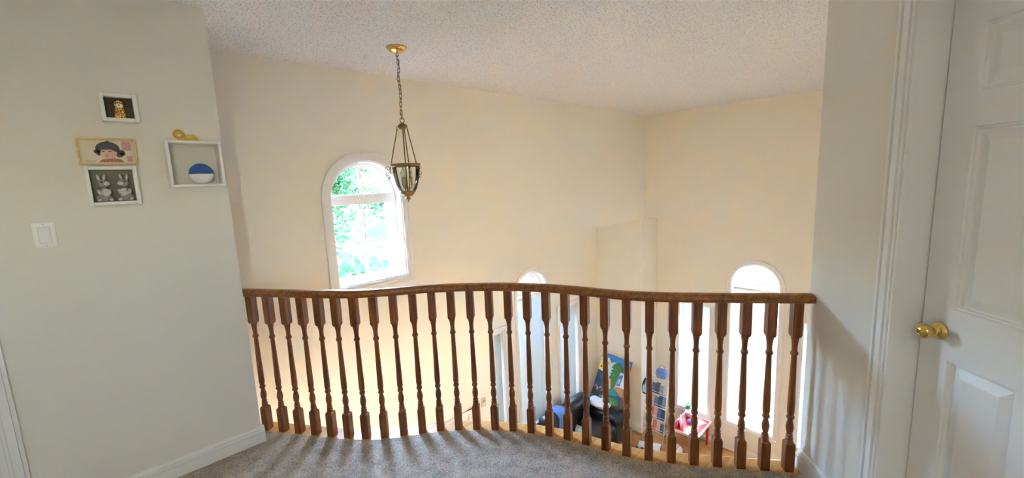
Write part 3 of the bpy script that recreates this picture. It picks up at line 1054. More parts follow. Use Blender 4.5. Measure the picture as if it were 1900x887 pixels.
# toys inside and on top (generic soft toys)
m_gir = mat('giraffe_plush', (.62, .30, .06, 1), .9, bump=.3, scale=180)


def giraffe_mat():
    m, nt, p = nodes_of('giraffe_spots')
    tc = nt.nodes.new('ShaderNodeTexCoord')
    v = nt.nodes.new('ShaderNodeTexVoronoi')
    v.inputs['Scale'].default_value = 115
    v.feature = 'DISTANCE_TO_EDGE'
    nt.links.new(tc.outputs['Object'], v.inputs['Vector'])
    rp = nt.nodes.new('ShaderNodeValToRGB')
    rp.color_ramp.interpolation = 'CONSTANT'
    rp.color_ramp.elements[0].color = (.85, .52, .14, 1)
    rp.color_ramp.elements[1].position = .13
    rp.color_ramp.elements[1].color = (.12, .045, .012, 1)
    nt.links.new(v.outputs[0], rp.inputs[0])
    nt.links.new(rp.outputs[0], p.inputs['Base Color'])
    p.inputs['Roughness'].default_value = .9
    return m


M_GIR = giraffe_mat()
M_CRM = mat('cream_plush', (.82, .76, .66, 1), .9, bump=.3, scale=220)
M_BRN = mat('brown_plush', (.09, .03, .012, 1), .9, bump=.3, scale=220)
M_EYE = mat('bead_eye', (.006, .006, .006, 1), .2)
gz = 1.858
gi = thing('toy_giraffe', 'spotted toy giraffe with a pale muzzle in the small box frame', 'toy', (.093, FY - .0235, gz))
nk = MB().lathe([(.017, .0), (.021, .006), (.0195, .020), (.0165, .038), (.0155, .052), (.014, .058)], 16)
nk.v = [(x, y * .8, z) for x, y, z in nk.v]
obj('neck', nk, M_GIR, gi)
hd = obj('head', MB().ball((0, -.002, .064), (.017, .014, .017)), M_GIR, gi)
obj('muzzle', MB().ball((0, -.011, .056), (.0135, .009, .0105)), M_CRM, hd)
obj('nose', MB().ball((0, -.0195, .058), (.003, .002, .0025), n=8, m=5), M_EYE, hd)
for s in (-1, 1):
    obj('ear', MB().ball((s * .024, 0, .071), (.011, .004, .005), rot=Matrix.Rotation(s * .35, 3, 'Y')), M_BRN, hd)
    obj('paw', MB().ball((s * .010, -.010, .0085), (.011, .010, .009), n=10, m=6), M_GIR, gi)
    obj('horn', MB().tube([(s * .006, 0, .076), (s * .008, 0, .087)], [.0035, .0045], 8), M_BRN, hd)
    obj('eye', MB().ball((s * .011, -.0125, .067), .0026, n=8, m=6), M_EYE, hd)

M_GRB = mat('grey_plush', (.34, .33, .31, 1), .95, bump=.4, scale=200, var=.15)
M_WPL = mat('white_plush', (.62, .60, .57, 1), .95, bump=.4, scale=200)
for sx, lab in ((-.033, 'grey toy rabbit looking towards its twin, on the light switch side'), (.036, 'grey toy rabbit beside its twin, on the ball shelf side')):
    d = 1 if sx < 0 else -1
    rb = thing('toy_rabbit', lab, 'toy', (.0265 + sx, FY - .024, 1.474), group='toy rabbits in the box frame')
    obj('body', MB().ball((0, 0, .033), (.021, .016, .034)).ball((-d * .003, .002, .018), (.027, .016, .019)), M_GRB, rb)
    obj('belly', MB().ball((d * .004, -.011, .042), (.014, .008, .019)), M_WPL, rb)
    hh = obj('head', MB().ball((d * .002, -.002, .084), (.020, .016, .0185)), M_GRB, rb)
    obj('muzzle', MB().ball((d * .011, -.013, .083), (.012, .008, .009)), M_WPL, hh)
    obj('eye', MB().ball((-d * .004, -.0155, .090), .003, n=8, m=6), M_EYE, hh)
    for s in (-1, 1):
        ear = obj('ear', MB().ball((s * .010 - d * .004, .002, .112), (.0075, .005, .019), rot=Matrix.Rotation(s * .18, 3, 'Y')), M_GRB, hh)
        obj('ear_lining', MB().ball((s * .010 - d * .004, -.0022, .112), (.004, .002, .013), rot=Matrix.Rotation(s * .18, 3, 'Y')), M_WPL, ear)
        obj('arm', MB().tube([(s * .019, -.004, .054), (s * .016, -.014, .042), (s * .004, -.018, .038)], [.007, .0075, .006], 8), M_WPL, rb)
        ft = obj('foot', MB().ball((s * .019, -.012, .010), (.011, .012, .0095)), M_GRB, rb)
        obj('sole', MB().ball((s * .019, -.0205, .010), (.007, .004, .006), n=10, m=6), M_WPL, ft)

M_BLUE = mat('blue_plastic', (.012, .10, .42, 1), .18, coat=.5)
M_WPLA = mat('white_plastic', (.80, .80, .84, 1), .2, coat=.4)
M_SEAM = mat('dark_rubber', (.015, .015, .018, 1), .5)
bl = thing('toy_ball', 'glossy blue and white two tone ball in the deep box shelf', 'ball', (.362, FY - .0602, 1.5413))
rb_ = .0532
up_ = [(max(1e-5, rb_ * math.cos(a)), rb_ + rb_ * math.sin(a)) for a in [PI / 2 * k / 10 for k in range(11)]]
lo_ = [(max(1e-5, rb_ * math.cos(a)), rb_ + rb_ * math.sin(a)) for a in [-PI / 2 + PI / 2 * k / 10 for k in range(11)]]
obj('upper_half', MB().lathe(up_, 28, cap=False), M_BLUE, bl)
obj('lower_half', MB().lathe(lo_, 28, cap=False), M_WPLA, bl)
obj('seam_band', MB().tube([((rb_ - .0005) * math.cos(2 * PI * k / 32), (rb_ - .0005) * math.sin(2 * PI * k / 32), rb_) for k in range(32)], .0016, 6, closed=True), M_SEAM, bl)

M_LION = mat('yellow_plush', (.70, .47, .10, 1), .95, bump=.4, scale=160, var=.12)
M_LION2 = mat('mustard_plush', (.58, .36, .06, 1), .95, bump=.4, scale=160, var=.12)
ln = thing('toy_lion', 'small yellow plush lion lying on top of the ball shelf', 'toy', (.312, FY - .055, 1.7560))
obj('body', MB().ball((.022, 0, .016), (.028, .017, .016)).ball((.040, .002, .018), (.015, .016, .018)), M_LION, ln)
hd = obj('head', MB().ball((-.018, -.012, .032), (.014, .011, .014)), M_LION, ln)
mn = MB()
for k in range(14):
    a = 2 * PI * k / 14
    mn.ball((-.018 + .016 * math.cos(a), -.004, .034 + .016 * math.sin(a)), (.0085, .007, .0085), n=8, m=5)
mn.ball((-.018, .002, .034), (.018, .009, .018))
obj('mane', mn, M_LION2, hd)
obj('muzzle', MB().ball((-.018, -.023, .028), (.007, .005, .0055)), M_CRM, hd)
for s in (-1, 1):
    obj('eye', MB().ball((-.018 + s * .0055, -.022, .036), .0016, n=6, m=5), M_EYE, hd)
    obj('front_leg', MB().tube([(-.002, s * .010 - .004, .012), (-.012, s * .010 - .008, .006), (-.026, s * .010 - .010, .0055)], [.0085, .0075, .0055], 8), M_LION, ln)
    obj('hind_leg', MB().tube([(.040, s * .013, .012), (.032, s * .018, .006), (.022, s * .019, .005)], [.011, .008, .005], 8), M_LION, ln)
tl = obj('tail', MB().tube([(.052, 0, .010), (.064, -.004, .006), (.076, -.004, .005)], [.0035, .003, .003], 6), M_LION, ln)
obj('tail_tuft', MB().ball((.082, -.004, .006), (.008, .005, .0055), n=10, m=6), M_CRM, tl)
obj('care_tag', MB().box((.070, -.006, .0005), (.090, .001, .0012)), M_WHITE, ln)

# framed print of a girl: layered flat colour areas on one sheet of paper
M_PINE = wood('pale_pine', (.50, .34, .13, 1), (.70, .52, .25, 1), .5, axis='X', coat=0)
pf_ = thing('picture_frame', 'thin pale wooden frame with the portrait of a dark haired girl', 'picture frame', (.0275, FY, 1.645))
pw, ph, pb, pd = .201, .122, .008, .022
obj('frame_rail', MB().box((-pw / 2, -pd, 0), (pw / 2, .001, pb)), M_PINE, pf_)
obj('frame_rail', MB().box((-pw / 2, -pd, ph - pb), (pw / 2, .001, ph)), M_PINE, pf_)
obj('frame_stile', MB().box((-pw / 2, -pd + .0003, pb), (-pw / 2 + pb, .001, ph - pb)), M_PINE, pf_)
obj('frame_stile', MB().box((pw / 2 - pb, -pd + .0003, pb), (pw / 2, .001, ph - pb)), M_PINE, pf_)
obj('mat_board', MB().box((-pw / 2 + pb - .001, -.014, pb - .001), (pw / 2 - pb + .001, -.002, ph - pb + .001)), mat('pale_wood_mat', (.62, .54, .36, 1), .6, var=.05), pf_)
pm = [mat('print_cream', (.66, .58, .45, 1), .45, var=.05, scale=30), mat('print_skin', (.62, .38, .29, 1), .45), mat('print_hair', (.018, .016, .024, 1), .4), mat('print_red', (.30, .09, .06, 1), .45, var=.4, scale=160),
      mat('print_pink', (.52, .25, .30, 1), .45, var=.3, scale=60), mat('print_lip', (.42, .10, .10, 1), .45), mat('print_shadow', (.42, .24, .18, 1), .45), mat('print_grey', (.50, .44, .38, 1), .45)]
pr = MB()


def flat(pts, lay, mi, mb=pr):
    n_ = len(pts)
    mb.add([(x, -.0142 - lay * .00012, z) for x, z in pts], [tuple(range(n_))], mi)


def ell(cx, cz, a, b, n_=22, t=0.0, a0=0, a1=2 * PI):
    o = []
    for k in range(n_ + (0 if a1 - a0 > 6.28 else 1)):
        q = a0 + (a1 - a0) * k / n_
        x, z = a * math.cos(q), b * math.sin(q)
        o.append((cx + x * math.cos(t) - z * math.sin(t), cz + x * math.sin(t) + z * math.cos(t)))
    return o


flat([(-.083, .012), (.083, .012), (.083, .110), (-.083, .110)], 0, 0)
flat([(.050, .068), (.082, .065), (.083, .108), (.052, .108)], 1, 4)
flat([(.064, .014), (.083, .014), (.083, .040), (.062, .040)], 1, 4)
flat([(-.082, .014), (-.045, .014), (-.042, .020), (-.080, .022)], 1, 7)
for cx, cz, a, b in ((.002, .074, .041, .031), (-.036, .060, .010, .010), (-.030, .049, .008, .007), (.046, .058, .013, .010), (.040, .044, .013, .010), (.052, .050, .008, .007), (.004, .104, .008, .005)):
    flat(ell(cx, cz, a, b), 2, 2)
flat([(-.034, .012), (-.026, .022), (-.006, .028), (.020, .028), (.042, .024), (.052, .012)], 3, 3)
flat([(-.008, .026), (.022, .026), (.024, .042), (-.008, .040)], 4, 6)
flat(ell(.004, .056, .027, .029), 5, 1)
flat(ell(-.006, .048, .020, .020), 5.2, 1)
flat(ell(.002, .081, .034, .016, a0=0, a1=PI, n_=14) + [(-.032, .072), (-.010, .069), (.012, .070), (.030, .058)], 6, 2)
for ex in (-.014, .008):
    flat(ell(ex, .061, .0055, .0026, 10), 7, 2)
    flat(ell(ex, .0675, .0070, .0010, 8), 7, 6)
flat(ell(-.0045, .050, .0030, .0022, 8), 7, 6)
flat(ell(-.0045, .0415, .0075, .0026, 10), 7, 5)
for i in range(6):
    flat(ell(-.022 + i * .013, .017 + (i % 2) * .004, .003, .003, 8), 8, 4)
obj('portrait_print', pr, pm, pf_)
obj('corner_screw', MB().ball((pw / 2 - .009, -pd, ph - .010), .0025, n=8, m=5), M_ABRASS, pf_)

# light switch
sw = thing('light_switch', 'white rocker light switch in a square cornered wall plate', 'light switch', (-.2185, FY, 1.285))
obj('wall_plate', MB().rbox((-.035, -.0055, 0), (.035, .001, .1145), .003, n=2), M_WHITE, sw)
rk = MB().hexa([(-.0165, -.0065, .024), (.0165, -.0065, .024), (.0165, -.004, .024), (-.0165, -.004, .024), (-.0165, -.0105, .0905), (.0165, -.0105, .0905), (.0165, -.004, .0905), (-.0165, -.004, .0905)])
obj('rocker', rk, M_WPLA, sw)
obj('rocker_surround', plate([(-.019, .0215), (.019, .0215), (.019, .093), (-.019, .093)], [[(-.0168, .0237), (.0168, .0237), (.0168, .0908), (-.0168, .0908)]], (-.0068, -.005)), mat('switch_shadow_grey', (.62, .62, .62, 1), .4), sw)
for z in (.0095, .105):
    q = MB().lathe([(.003, 0), (.0028, .0012)], 10)
    qq = MB()
    qq.add([(x, -.0055 - zz, y + z) for x, y, zz in q.v], q.f)
    obj('plate_screw', qq, mat('screw_grey', (.55, .55, .55, 1), .4), sw)

# door chime on the far wall downstairs
ch = thing('wall_thermostat', 'small cream wall box beside the doorway low on the tall wall', 'thermostat', (2.765, D2, -1.055))
obj('cover', MB().rbox((-.03, -.028, 0), (.03, .001, .10), .004, n=2), mat('cream_plastic', (.66, .60, .46, 1), .4), ch)
obj('display', MB().box((-.020, -.0285, .055), (.020, -.027, .085)), mat('grey_lcd', (.30, .31, .27, 1), .3), ch)

# ------------------------------------------------------------------ sofa and the things around it
so = thing('leather_sofa', 'black leather sofa with padded arms in the window alcove', 'sofa', (5.10, 3.93, ZF))
SX0, SX1 = -.92, .92        # outer width
obj('base', MB().rbox((SX0 + .05, -.36, .06), (SX1 - .05, .40, .30), .03), M_BLACK, so)
for k in range(2):
    x0 = -.60 + k * .60
    obj('seat_cushion', MB().rbox((x0 + .004, -.40, .27), (x0 + .596, .20, .45), .06, n=4), M_BLACK, so)
    obj('back_cushion', MB().rbox((x0 + .004, .10, .40), (x0 + .596, .36, .86), .10, n=4), M_BLACK, so)
obj('back_frame', MB().rbox((-.66, .28, .10), (.66, .42, .76), .05), M_BLACK, so)
for s in (-1, 1):
    a = MB().rbox((s * .60 if s > 0 else -.92, -.40, .05), (.92 if s > 0 else -.60, .40, .44), .04)
    ar = obj('arm', a, M_BLACK, so)
    obj('arm_pad', MB().rbox((.585 if s > 0 else -.945, -.42, .38), (.945 if s > 0 else -.585, .40, .575), .085, n=4), M_BLACK, ar)
    for y in (-.33, .33):
        obj('foot', MB().lathe([(.022, 0), (.026, .03), (.03, .065)], 10, c=(s * .84, y)), mat('dark_wood_foot', (.03, .018, .01, 1), .4), so)

pil = MB()
V, F = [], []
n1, n2 = 14, 12
for i in range(n1 + 1):
    for j in range(n2 + 1):
        u, v = -1 + 2 * i / n1, -1 + 2 * j / n2
        e = max(0, (1 - abs(u) ** 3) * (1 - abs(v) ** 3)) ** .5
        V.append((u * .22 * (1 - .08 * v * v), v * .19 * (1 - .08 * u * u), .075 * e + .006 * math.sin(u * 7 + v * 4)))
for i in range(n1):
    for j in range(n2):
        a = i * (n2 + 1) + j
        F.append((a, a + 1, a + n2 + 2, a + n2 + 1))
pil.add(V, F, 0, True)
nV = len(V)
pil.add([(x, y, -z * .9) for x, y, z in V], F, 0, True)
M_PIL = mat('white_cotton', (.78, .78, .80, 1), .9, bump=.1, scale=40)
po = obj('pillow', pil, M_PIL, loc=(5.815, 3.975, ZF + .640), label='white pillow lying on the sofa arm below the painting', cat='pillow')
po.rotation_euler = (0, R(-4), R(92))
po.scale = (.95, .60, 1)


def cloth_mesh(w, l, fn, nx=18, ny=22, mb=None, mi=0):
    mb = mb or MB()
    V, F = [], []
    for i in range(nx + 1):
        for j in range(ny + 1):
            u, v = i / nx, j / ny
            V.append(fn(u, v))
    for i in range(nx):
        for j in range(ny):
            a = i * (ny + 1) + j
            F.append((a, a + 1, a + ny + 2, a + ny + 1))
    mb.add(V, F, mi, True)
    return mb


def jeans(u, v):
    # lies on the back cushion, follows its rounded edge down the front and runs out on the seat
    x = (u - .5) * .21 + .015 * math.sin(v * 7)
    o = .005 + .007 * (.5 + .5 * math.sin(u * 19 + v * 3))          # folds stand off the leather
    top, ln = .86, .10
    segs = (.10, ln * PI / 2, .86 - .10 - .45, .24)
    q = v * sum(segs)
    if q < segs[0]:
        return (x, .30 - q, top + o)
    q -= segs[0]
    if q < segs[1]:
        a = q / ln
        return (x, .20 - (ln + o) * math.sin(a), top - ln + (ln + o) * math.cos(a))
    q -= segs[1]
    if q < segs[2]:
        return (x, .10 - o, max(.45 + o, top - ln - q))
    q -= segs[2]
    return (x * 1.1, .10 - o - q, .45 + o)


jm = cloth_mesh(1, 1, jeans, 26, 30)
jo = obj('jeans', jm, mat('blue_denim', (.10, .20, .48, 1), .9, bump=.25, scale=140, var=.2), loc=(4.86, 3.93, ZF), label='blue denim trousers draped over the sofa back', cat='trousers')
sol = jo.modifiers.new('thick', 'SOLIDIFY')
sol.thickness = .012
sol.offset = 0
lm_ = cloth_mesh(1, 1, lambda u, v: ((u - .5) * .30, (v - .5) * .24, .01 + .012 * math.sin(u * 11) * math.cos(v * 9)))
lo = obj('magazine', lm_, mat('magazine_print', (.55, .68, .80, 1), .5, var=.5, scale=18), loc=(5.16, 3.86, ZF + .448), rz=.5, label='crumpled pale blue cloth lying on the sofa seat', cat='cloth')
lo.name = 'folded_cloth'
sol = lo.modifiers.new('thick', 'SOLIDIFY')
sol.thickness = .01

# painting leaning on the post, standing on the sofa arm
PW, PH = .64, .87
pt = thing('painting', 'colourful village painting leaning above the sofa arm against the corner post', 'painting')
bc = Vector((5.9515, 3.955, ZF + .573))
uu = Vector((-.10, -.995, 0)).normalized()
lean = math.asin(.405 / PH)
vv = Vector((math.sin(lean), 0, math.cos(lean)))
vv = (vv - uu * vv.dot(uu)).normalized()
nn = uu.cross(vv)
pt.matrix_world = Matrix(((uu.x, nn.x, vv.x, bc.x), (uu.y, nn.y, vv.y, bc.y), (uu.z, nn.z, vv.z, bc.z), (0, 0, 0, 1)))
# local: x across, z up the canvas; find which way the front looks
fs = -1 if nn.dot(Vector((-1, 0, .3))) < 0 else 1
obj('canvas', MB().box((-PW / 2, -.012, 0), (PW / 2, .012, PH)), mat('canvas_edge', (.25, .06, .03, 1), .6), pt)
PC = {'sky': (.03, .20, .58), 'cloud': (.66, .74, .80), 'green': (.035, .16, .035), 'lime': (.10, .33, .06), 'navy': (.015, .05, .12), 'door': (.02, .22, .60), 'wall': (.72, .74, .80),
      'path': (.62, .38, .20), 'pink': (.70, .22, .36), 'yellow': (.85, .55, .05), 'dark': (.015, .03, .02), 'teal': (.02, .25, .24), 'brick': (.55, .25, .10), 'maroon': (.09, .02, .03)}
pk = list(PC)
pmts = [mat('paint_' + k, PC[k] + (1,), .45, var=.35, scale=26, bump=.15) for k in pk]
cm = MB()
CL = [0]


def area(mi, pts):
    CL[0] += 1
    y = fs * (.0125 + CL[0] * .0001)
    cm.add([((x - .5) * PW, y, z * PH) for x, z in pts], [tuple(range(len(pts)))], pk.index(mi))


area('navy', [(0, 0), (1, 0), (1, 1), (0, 1)])
area('sky', [(0, .72), (1, .72), (1, 1), (0, 1)])
area('cloud', [(0, .62), (.55, .58), (.62, .78), (.5, .88), (.36, .84), (.26, .93), (.12, .86), (0, .90)])
area('cloud', [(.30, .45), (.6, .45), (.6, .70), (.30, .70)])
area('green', [(.40, .30), (.66, .30), (.78, .62), (1, .70), (1, .88), (.78, .84), (.62, .90), (.45, .82), (.52, .66), (.42, .55)])
for i in range(26):
    x, z = random.uniform(.44, .72), random.uniform(.34, .84)
    area(random.choice(('lime', 'green', 'green')), ell(x, z, .035, .022, 8, random.random() * 3))
area('wall', [(.70, .42), (1, .42), (1, .74), (.74, .72)])
area('door', [(.72, .44), (.84, .46), (.86, .68), (.74, .66)])
area('wall', [(.755, .49), (.80, .50), (.81, .60), (.765, .59)])
area('brick', [(.66, .28), (1, .26), (1, .44), (.68, .42)])
area('path', [(.30, .02), (.55, .02), (.60, .30), (.50, .52), (.36, .56), (.42, .34)])
area('teal', [(.50, .20), (.80, .24), (.92, .30), (.72, .36), (.55, .34)])
for i in range(9):
    area('green' if i % 3 else 'lime', ell(.62 + .035 * i, .12 + .02 * math.sin(i * 2), .06, .055, 9))
area('maroon', [(.45, 0), (1, 0), (1, .05), (.5, .06)])
area('dark', [(0, 0), (.34, 0), (.40, .24), (0, .26)])
for i in range(12):
    area(random.choice(('green', 'navy', 'dark', 'teal')), ell(random.uniform(.03, .33), random.uniform(.03, .58), .05, .035, 9, random.random() * 3))
for i in range(7):
    area('pink', ell(.05 + .045 * i, .26 + .03 * math.sin(i * 1.7), .035, .012, 8, .8 * (-1) ** i))
area('yellow', ell(.08, .70, .09, .065, 12))
area('dark', ell(.08, .70, .03, .022, 10))
area('yellow', ell(.26, .80, .07, .05, 12))
area('dark', ell(.26, .80, .024, .018, 10))
obj('painted_picture', cm, pmts, pt)

# ------------------------------------------------------------------ magazine rack in the bay
M_WIRE = mat('white_wire', (.80, .80, .80, 1), .35)
rx, ry = 6.43, 3.155
rk_ = thing('magazine_rack', 'white wire rack with tilted shelves of books beside the corner post', 'rack', (rx, ry, ZF))
RHt = 1.17
for s in (-1, 1):
    y = s * .185
    for x0 in (-.225, .20):
        obj('leg', MB().tube([(x0, y, 0), (x0 * .12, y, RHt)], .007, 8), M_WIRE, rk_)
    obj('side_brace', MB().tube([(-.19, y, .22), (.165, y, .34)], .005, 6), M_WIRE, rk_)
    obj('side_brace', MB().tube([(-.10, y, .62), (.09, y, .74)], .005, 6), M_WIRE, rk_)
obj('top_bar', MB().tube([(0, -.19, RHt), (0, .19, RHt)], .008, 8), M_WIRE, rk_)
SHZ = (.25, .46, .67, .88)
TL = R(20)                                     # books lean back on the rack
BD, BN = (math.sin(TL), math.cos(TL)), (math.cos(TL), -math.sin(TL))   # up the book, towards its back


def shelf_point(z, n_, d_):
    """point in the x-z plane of a shelf: n_ behind the books' back face, d_ up along it"""
    x0 = -.225 * (1 - .88 * z / RHt) + .030
    return x0 + BN[0] * n_ + BD[0] * d_, z + BN[1] * n_ + BD[1] * d_


for z in SHZ:
    m = MB()
    rods = [(-.040, .036), (-.036, -.0035), (-.016, -.0035), (.0035, -.0035), (.0038, .050), (.0038, .110)]
    for n_, d_ in rods:
        x, zz = shelf_point(z, n_, d_)
        m.tube([(x, -.187, zz), (x, .187, zz)], .004, 6)
    for y in (-.179, .179):
        m.tube([(shelf_point(z, n_, d_)[0], y, shelf_point(z, n_, d_)[1]) for n_, d_ in ((-.040, .036), (-.038, -.0035), (.0035, -.0035), (.0038, .110))], .003, 5)
    obj('wire_shelf', m, M_WIRE, rk_)
BC = [((.10, .16, .30), 'navy'), ((.62, .60, .55), 'cream'), ((.55, .20, .10), 'rust'), ((.05, .07, .10), 'black'), ((.55, .62, .70), 'pale blue'), ((.70, .38, .25), 'salmon'), ((.25, .32, .42), 'slate'), ((.75, .74, .72), 'white')]
TIER = ('lowest', 'second', 'third', 'top')
ORD = ('window end', 'window side', 'middle', 'post side', 'post end')
for si, z in enumerate(SHZ):
    for k in range(5):
        col, cn = BC[(si * 3 + k * 5) % 8]
        h = random.uniform(.15, .21)
        th = random.uniform(.018, .034)
        hb = .0325
        y = -.138 + k * .069
        x, zz = shelf_point(z, 0, 0)
        b = thing('book', f'{cn} book on the {TIER[si]} rack shelf, {ORD[k]}', 'book', (rx + x, ry + y, ZF + zz), group='books and magazines on the white rack')
        b.rotation_euler = (0, TL, 0)
        mm = mat('book_' + cn.replace(' ', '_'), col + (1,), .45, var=.35, scale=35)
        obj('cover', MB().box((-th, -hb, 0), (0, hb, h)), mm, b)
        obj('pages', MB().box((-th + .002, -hb + .003, h - .001), (-.002, hb - .003, h + .002)), mat('paper', (.78, .76, .70, 1), .8), b)
bx = thing('blue_bag', 'blue padded lunch bag on top of the white rack', 'bag', (6.435, 3.10, ZF + RHt + .006))
obj('body', MB().rbox((-.06, -.085, 0), (.06, .085, .15), .025), mat('blue_nylon', (.16, .27, .62, 1), .6, bump=.15, scale=60, var=.2), bx)
obj('handle', MB().tube([(0, -.05, .145), (0, -.045, .20), (0, 0, .225), (0, .045, .20), (0, .05, .145)], .009, 8), mat('grey_web', (.35, .38, .42, 1), .7), bx)
pb_ = MB()
pb_.lathe([(.006, .30), (.02, .29), (.045, .25), (.085, .18), (.10, .10), (.085, .03), (.03, 0)], 16)
pb_.v = [(x * .75 + .008 * math.sin(y * 60 + z * 30), y * .55, z) for x, y, z in pb_.v]
M_PLB = glass('thin_blue_plastic', (.66, .82, .92, 1), .25)
pg = thing('plastic_bag', 'pale blue see-through plastic bag hanging on the rack end by the post', 'bag', (6.42, 3.402, ZF + .78))
obj('sack', pb_, M_PLB, pg)
obj('tie', MB().tube([(0, 0, .30), (0, -.03, .385), (-.0, -.055, .392)], .003, 6), mat('blue_tie', (.10, .20, .50, 1), .5), pg)

# ------------------------------------------------------------------ red table and the things on it
M_RED = mat('red_lacquer', (.50, .018, .022, 1), .28, coat=.4, var=.04, scale=8)
tb = thing('play_table', 'low red play table with a pale edge under the bay window', 'table', (6.585, 2.655, ZF))
tw, td, th_ = .30, .215, .42      # half length (X), half depth (Y), height
obj('table_top', MB().rbox((-tw, -td, th_ - .026), (tw, td, th_), .008, n=2), M_RED, tb)
m = plate([(-tw - .012, -td - .012), (tw + .012, -td - .012), (tw + .012, td + .012), (-tw - .012, td + .012)], [[(-tw + .004, -td + .004), (tw - .004, -td + .004), (tw - .004, td - .004), (-tw + .004, td - .004)]], (-(th_ + .006), -(th_ - .034)))
m.v = [(x, z, -y) for x, y, z in m.v]
obj('edge_band', m, mat('pink_white_edge', (.80, .62, .62, 1), .4), tb)
for sx in (-1, 1):
    for sy in (-1, 1):
        obj('leg', MB().hexa([(sx * (tw - .04) - .016, sy * (td - .035) - .016, 0), (sx * (tw - .04) + .016, sy * (td - .035) - .016, 0), (sx * (tw - .04) + .016, sy * (td - .035) + .016, 0), (sx * (tw - .04) - .016, sy * (td - .035) + .016, 0),
                              (sx * (tw - .035) - .022, sy * (td - .03) - .022, th_ - .02), (sx * (tw - .035) + .022, sy * (td - .03) - .022, th_ - .02), (sx * (tw - .035) + .022, sy * (td - .03) + .022, th_ - .02), (sx * (tw - .035) - .022, sy * (td - .03) + .022, th_ - .02)]), M_RED, tb)
obj('apron', MB().box((-tw + .03, -td + .015, th_ - .075), (tw - .03, -td + .03, th_ - .02)), M_RED, tb)
obj('apron', MB().box((-tw + .03, td - .03, th_ - .075), (tw - .03, td - .015, th_ - .02)), M_RED, tb)
TT = ZF + th_ + .001
pfo = thing('folder', 'pink and white folder standing open on the red table', 'folder', (6.46, 2.755, TT), rz=.30)
M_PNK = mat('pink_card', (.80, .30, .36, 1), .5)
obj('front_cover', MB().hexa([(-.10, -.002, 0), (.10, -.002, 0), (.10, .002, 0), (-.10, .002, 0), (-.10, .028, .15), (.10, .028, .15), (.10, .032, .15), (-.10, .032, .15)]), M_PNK, pfo)
obj('back_cover', MB().hexa([(-.10, .062, 0), (.10, .062, 0), (.10, .066, 0), (-.10, .066, 0), (-.10, .032, .15), (.10, .032, .15), (.10, .036, .15), (-.10, .036, .15)]), M_PNK, pfo)
obj('white_sheet', MB().hexa([(-.02, -.006, .01), (.09, -.006, .01), (.09, -.003, .01), (-.02, -.003, .01), (-.02, .020, .14), (.09, .020, .14), (.09, .023, .14), (-.02, .023, .14)]), M_PIL, pfo)
pp = thing('potted_plant', 'small green houseplant in a white pot on the red table', 'plant', (6.80, 2.79, TT))
obj('pot', MB().lathe([(.034, 0), (.038, .02), (.048, .085), (.052, .09), (.046, .088), (.030, .075)], 18), M_WPLA, pp)
obj('stem', MB().tube([(0, 0, .06), (.004, .003, .14), (0, .004, .22)], .004, 6), mat('plant_stem', (.10, .20, .05, 1), .6), pp)
M_LEAF = mat('house_leaf', (.06, .28, .08, 1), .4, var=.25, scale=30)
lf = MB()
lf.add([(0, -.004, 0), (.03, -.024, .008), (.065, -.018, .002), (.085, 0, -.012), (.065, .018, .002), (.03, .024, .008), (0, .004, 0), (.045, 0, -.004)],
       [(0, 1, 7), (1, 2, 7), (2, 3, 7), (3, 4, 7), (4, 5, 7), (5, 6, 7), (6, 0, 7)])
lfm = lf.mesh('leaf', M_LEAF)
for k in range(16):
    o = obj('leaf', lfm, None, pp, loc=(0, .003, .11 + .008 * k))
    o.rotation_euler = (0, R(-40 + 4.0 * k - 40 * (k / 16)), k * 2.4)
    o.scale = (1.0 - .02 * k,) * 3
tbl = thing('toy_ball', 'small violet blue ball on the red table', 'ball', (6.60, 2.69, TT))
obj('shell', MB().ball((0, 0, .036), .036), mat('violet_plastic', (.16, .14, .55, 1), .25), tbl)
obj('seam_band', MB().tube([(.0362 * math.cos(2 * PI * k / 24), .0362 * math.sin(2 * PI * k / 24), .036) for k in range(24)], .0012, 5, closed=True), M_WPLA, tbl)
for i, (x, y, rz, lab) in enumerate(((6.44, 2.565, .25, 'white paper sheet at the front corner of the red table'), (6.73, 2.58, -.4, 'white paper sheet at the window corner of the red table'))):
    s_ = cloth_mesh(1, 1, lambda u, v: ((u - .5) * .21, (v - .5) * .15, .002 + .004 * math.sin(u * 3) ** 2), 6, 5)
    obj('paper_sheet', s_, mat('white_paper', (.82, .82, .82, 1), .8), loc=(x, y, TT - .0018), rz=rz, label=lab, cat='paper', group='papers on the red table')

# things on the floor of the bay
sh = cloth_mesh(1, 1, lambda u, v: ((u - .5) * .23 + .010 * math.sin(v * 8), (v - .5) * .36 + .012 * math.sin(u * 6), .008 + .035 * abs(math.sin(u * 5 + 1.3)) * abs(math.cos(v * 6 + .4)) * min(1, 6 * u * (1 - u) + 6 * v * (1 - v))), 22, 28)
so_ = obj('shirt', sh, mat('white_shirt', (.80, .82, .86, 1), .9, bump=.15, scale=60), loc=(6.135, 3.165, ZF), rz=.455, label='crumpled white shirt on the oak floor before the rack', cat='shirt')
sol = so_.modifiers.new('thick', 'SOLIDIFY')
sol.thickness = .006
sh2 = cloth_mesh(1, 1, lambda u, v: ((u - .5) * .16, (v - .5) * .10, .01 + .03 * abs(math.sin(u * 6)) * abs(math.sin(v * 4 + .5))), 14, 10)
so2 = obj('sock', sh2, mat('black_cotton', (.015, .015, .018, 1), .95), loc=(5.925, 3.24, ZF), rz=-1.08, label='black sock on the floor next to the white shirt', cat='sock')
sol = so2.modifiers.new('thick', 'SOLIDIFY')
sol.thickness = .006
fb = thing('soft_ball', 'white and pink soft ball on the floor beside a red table leg', 'ball', (6.262, 2.735, ZF))
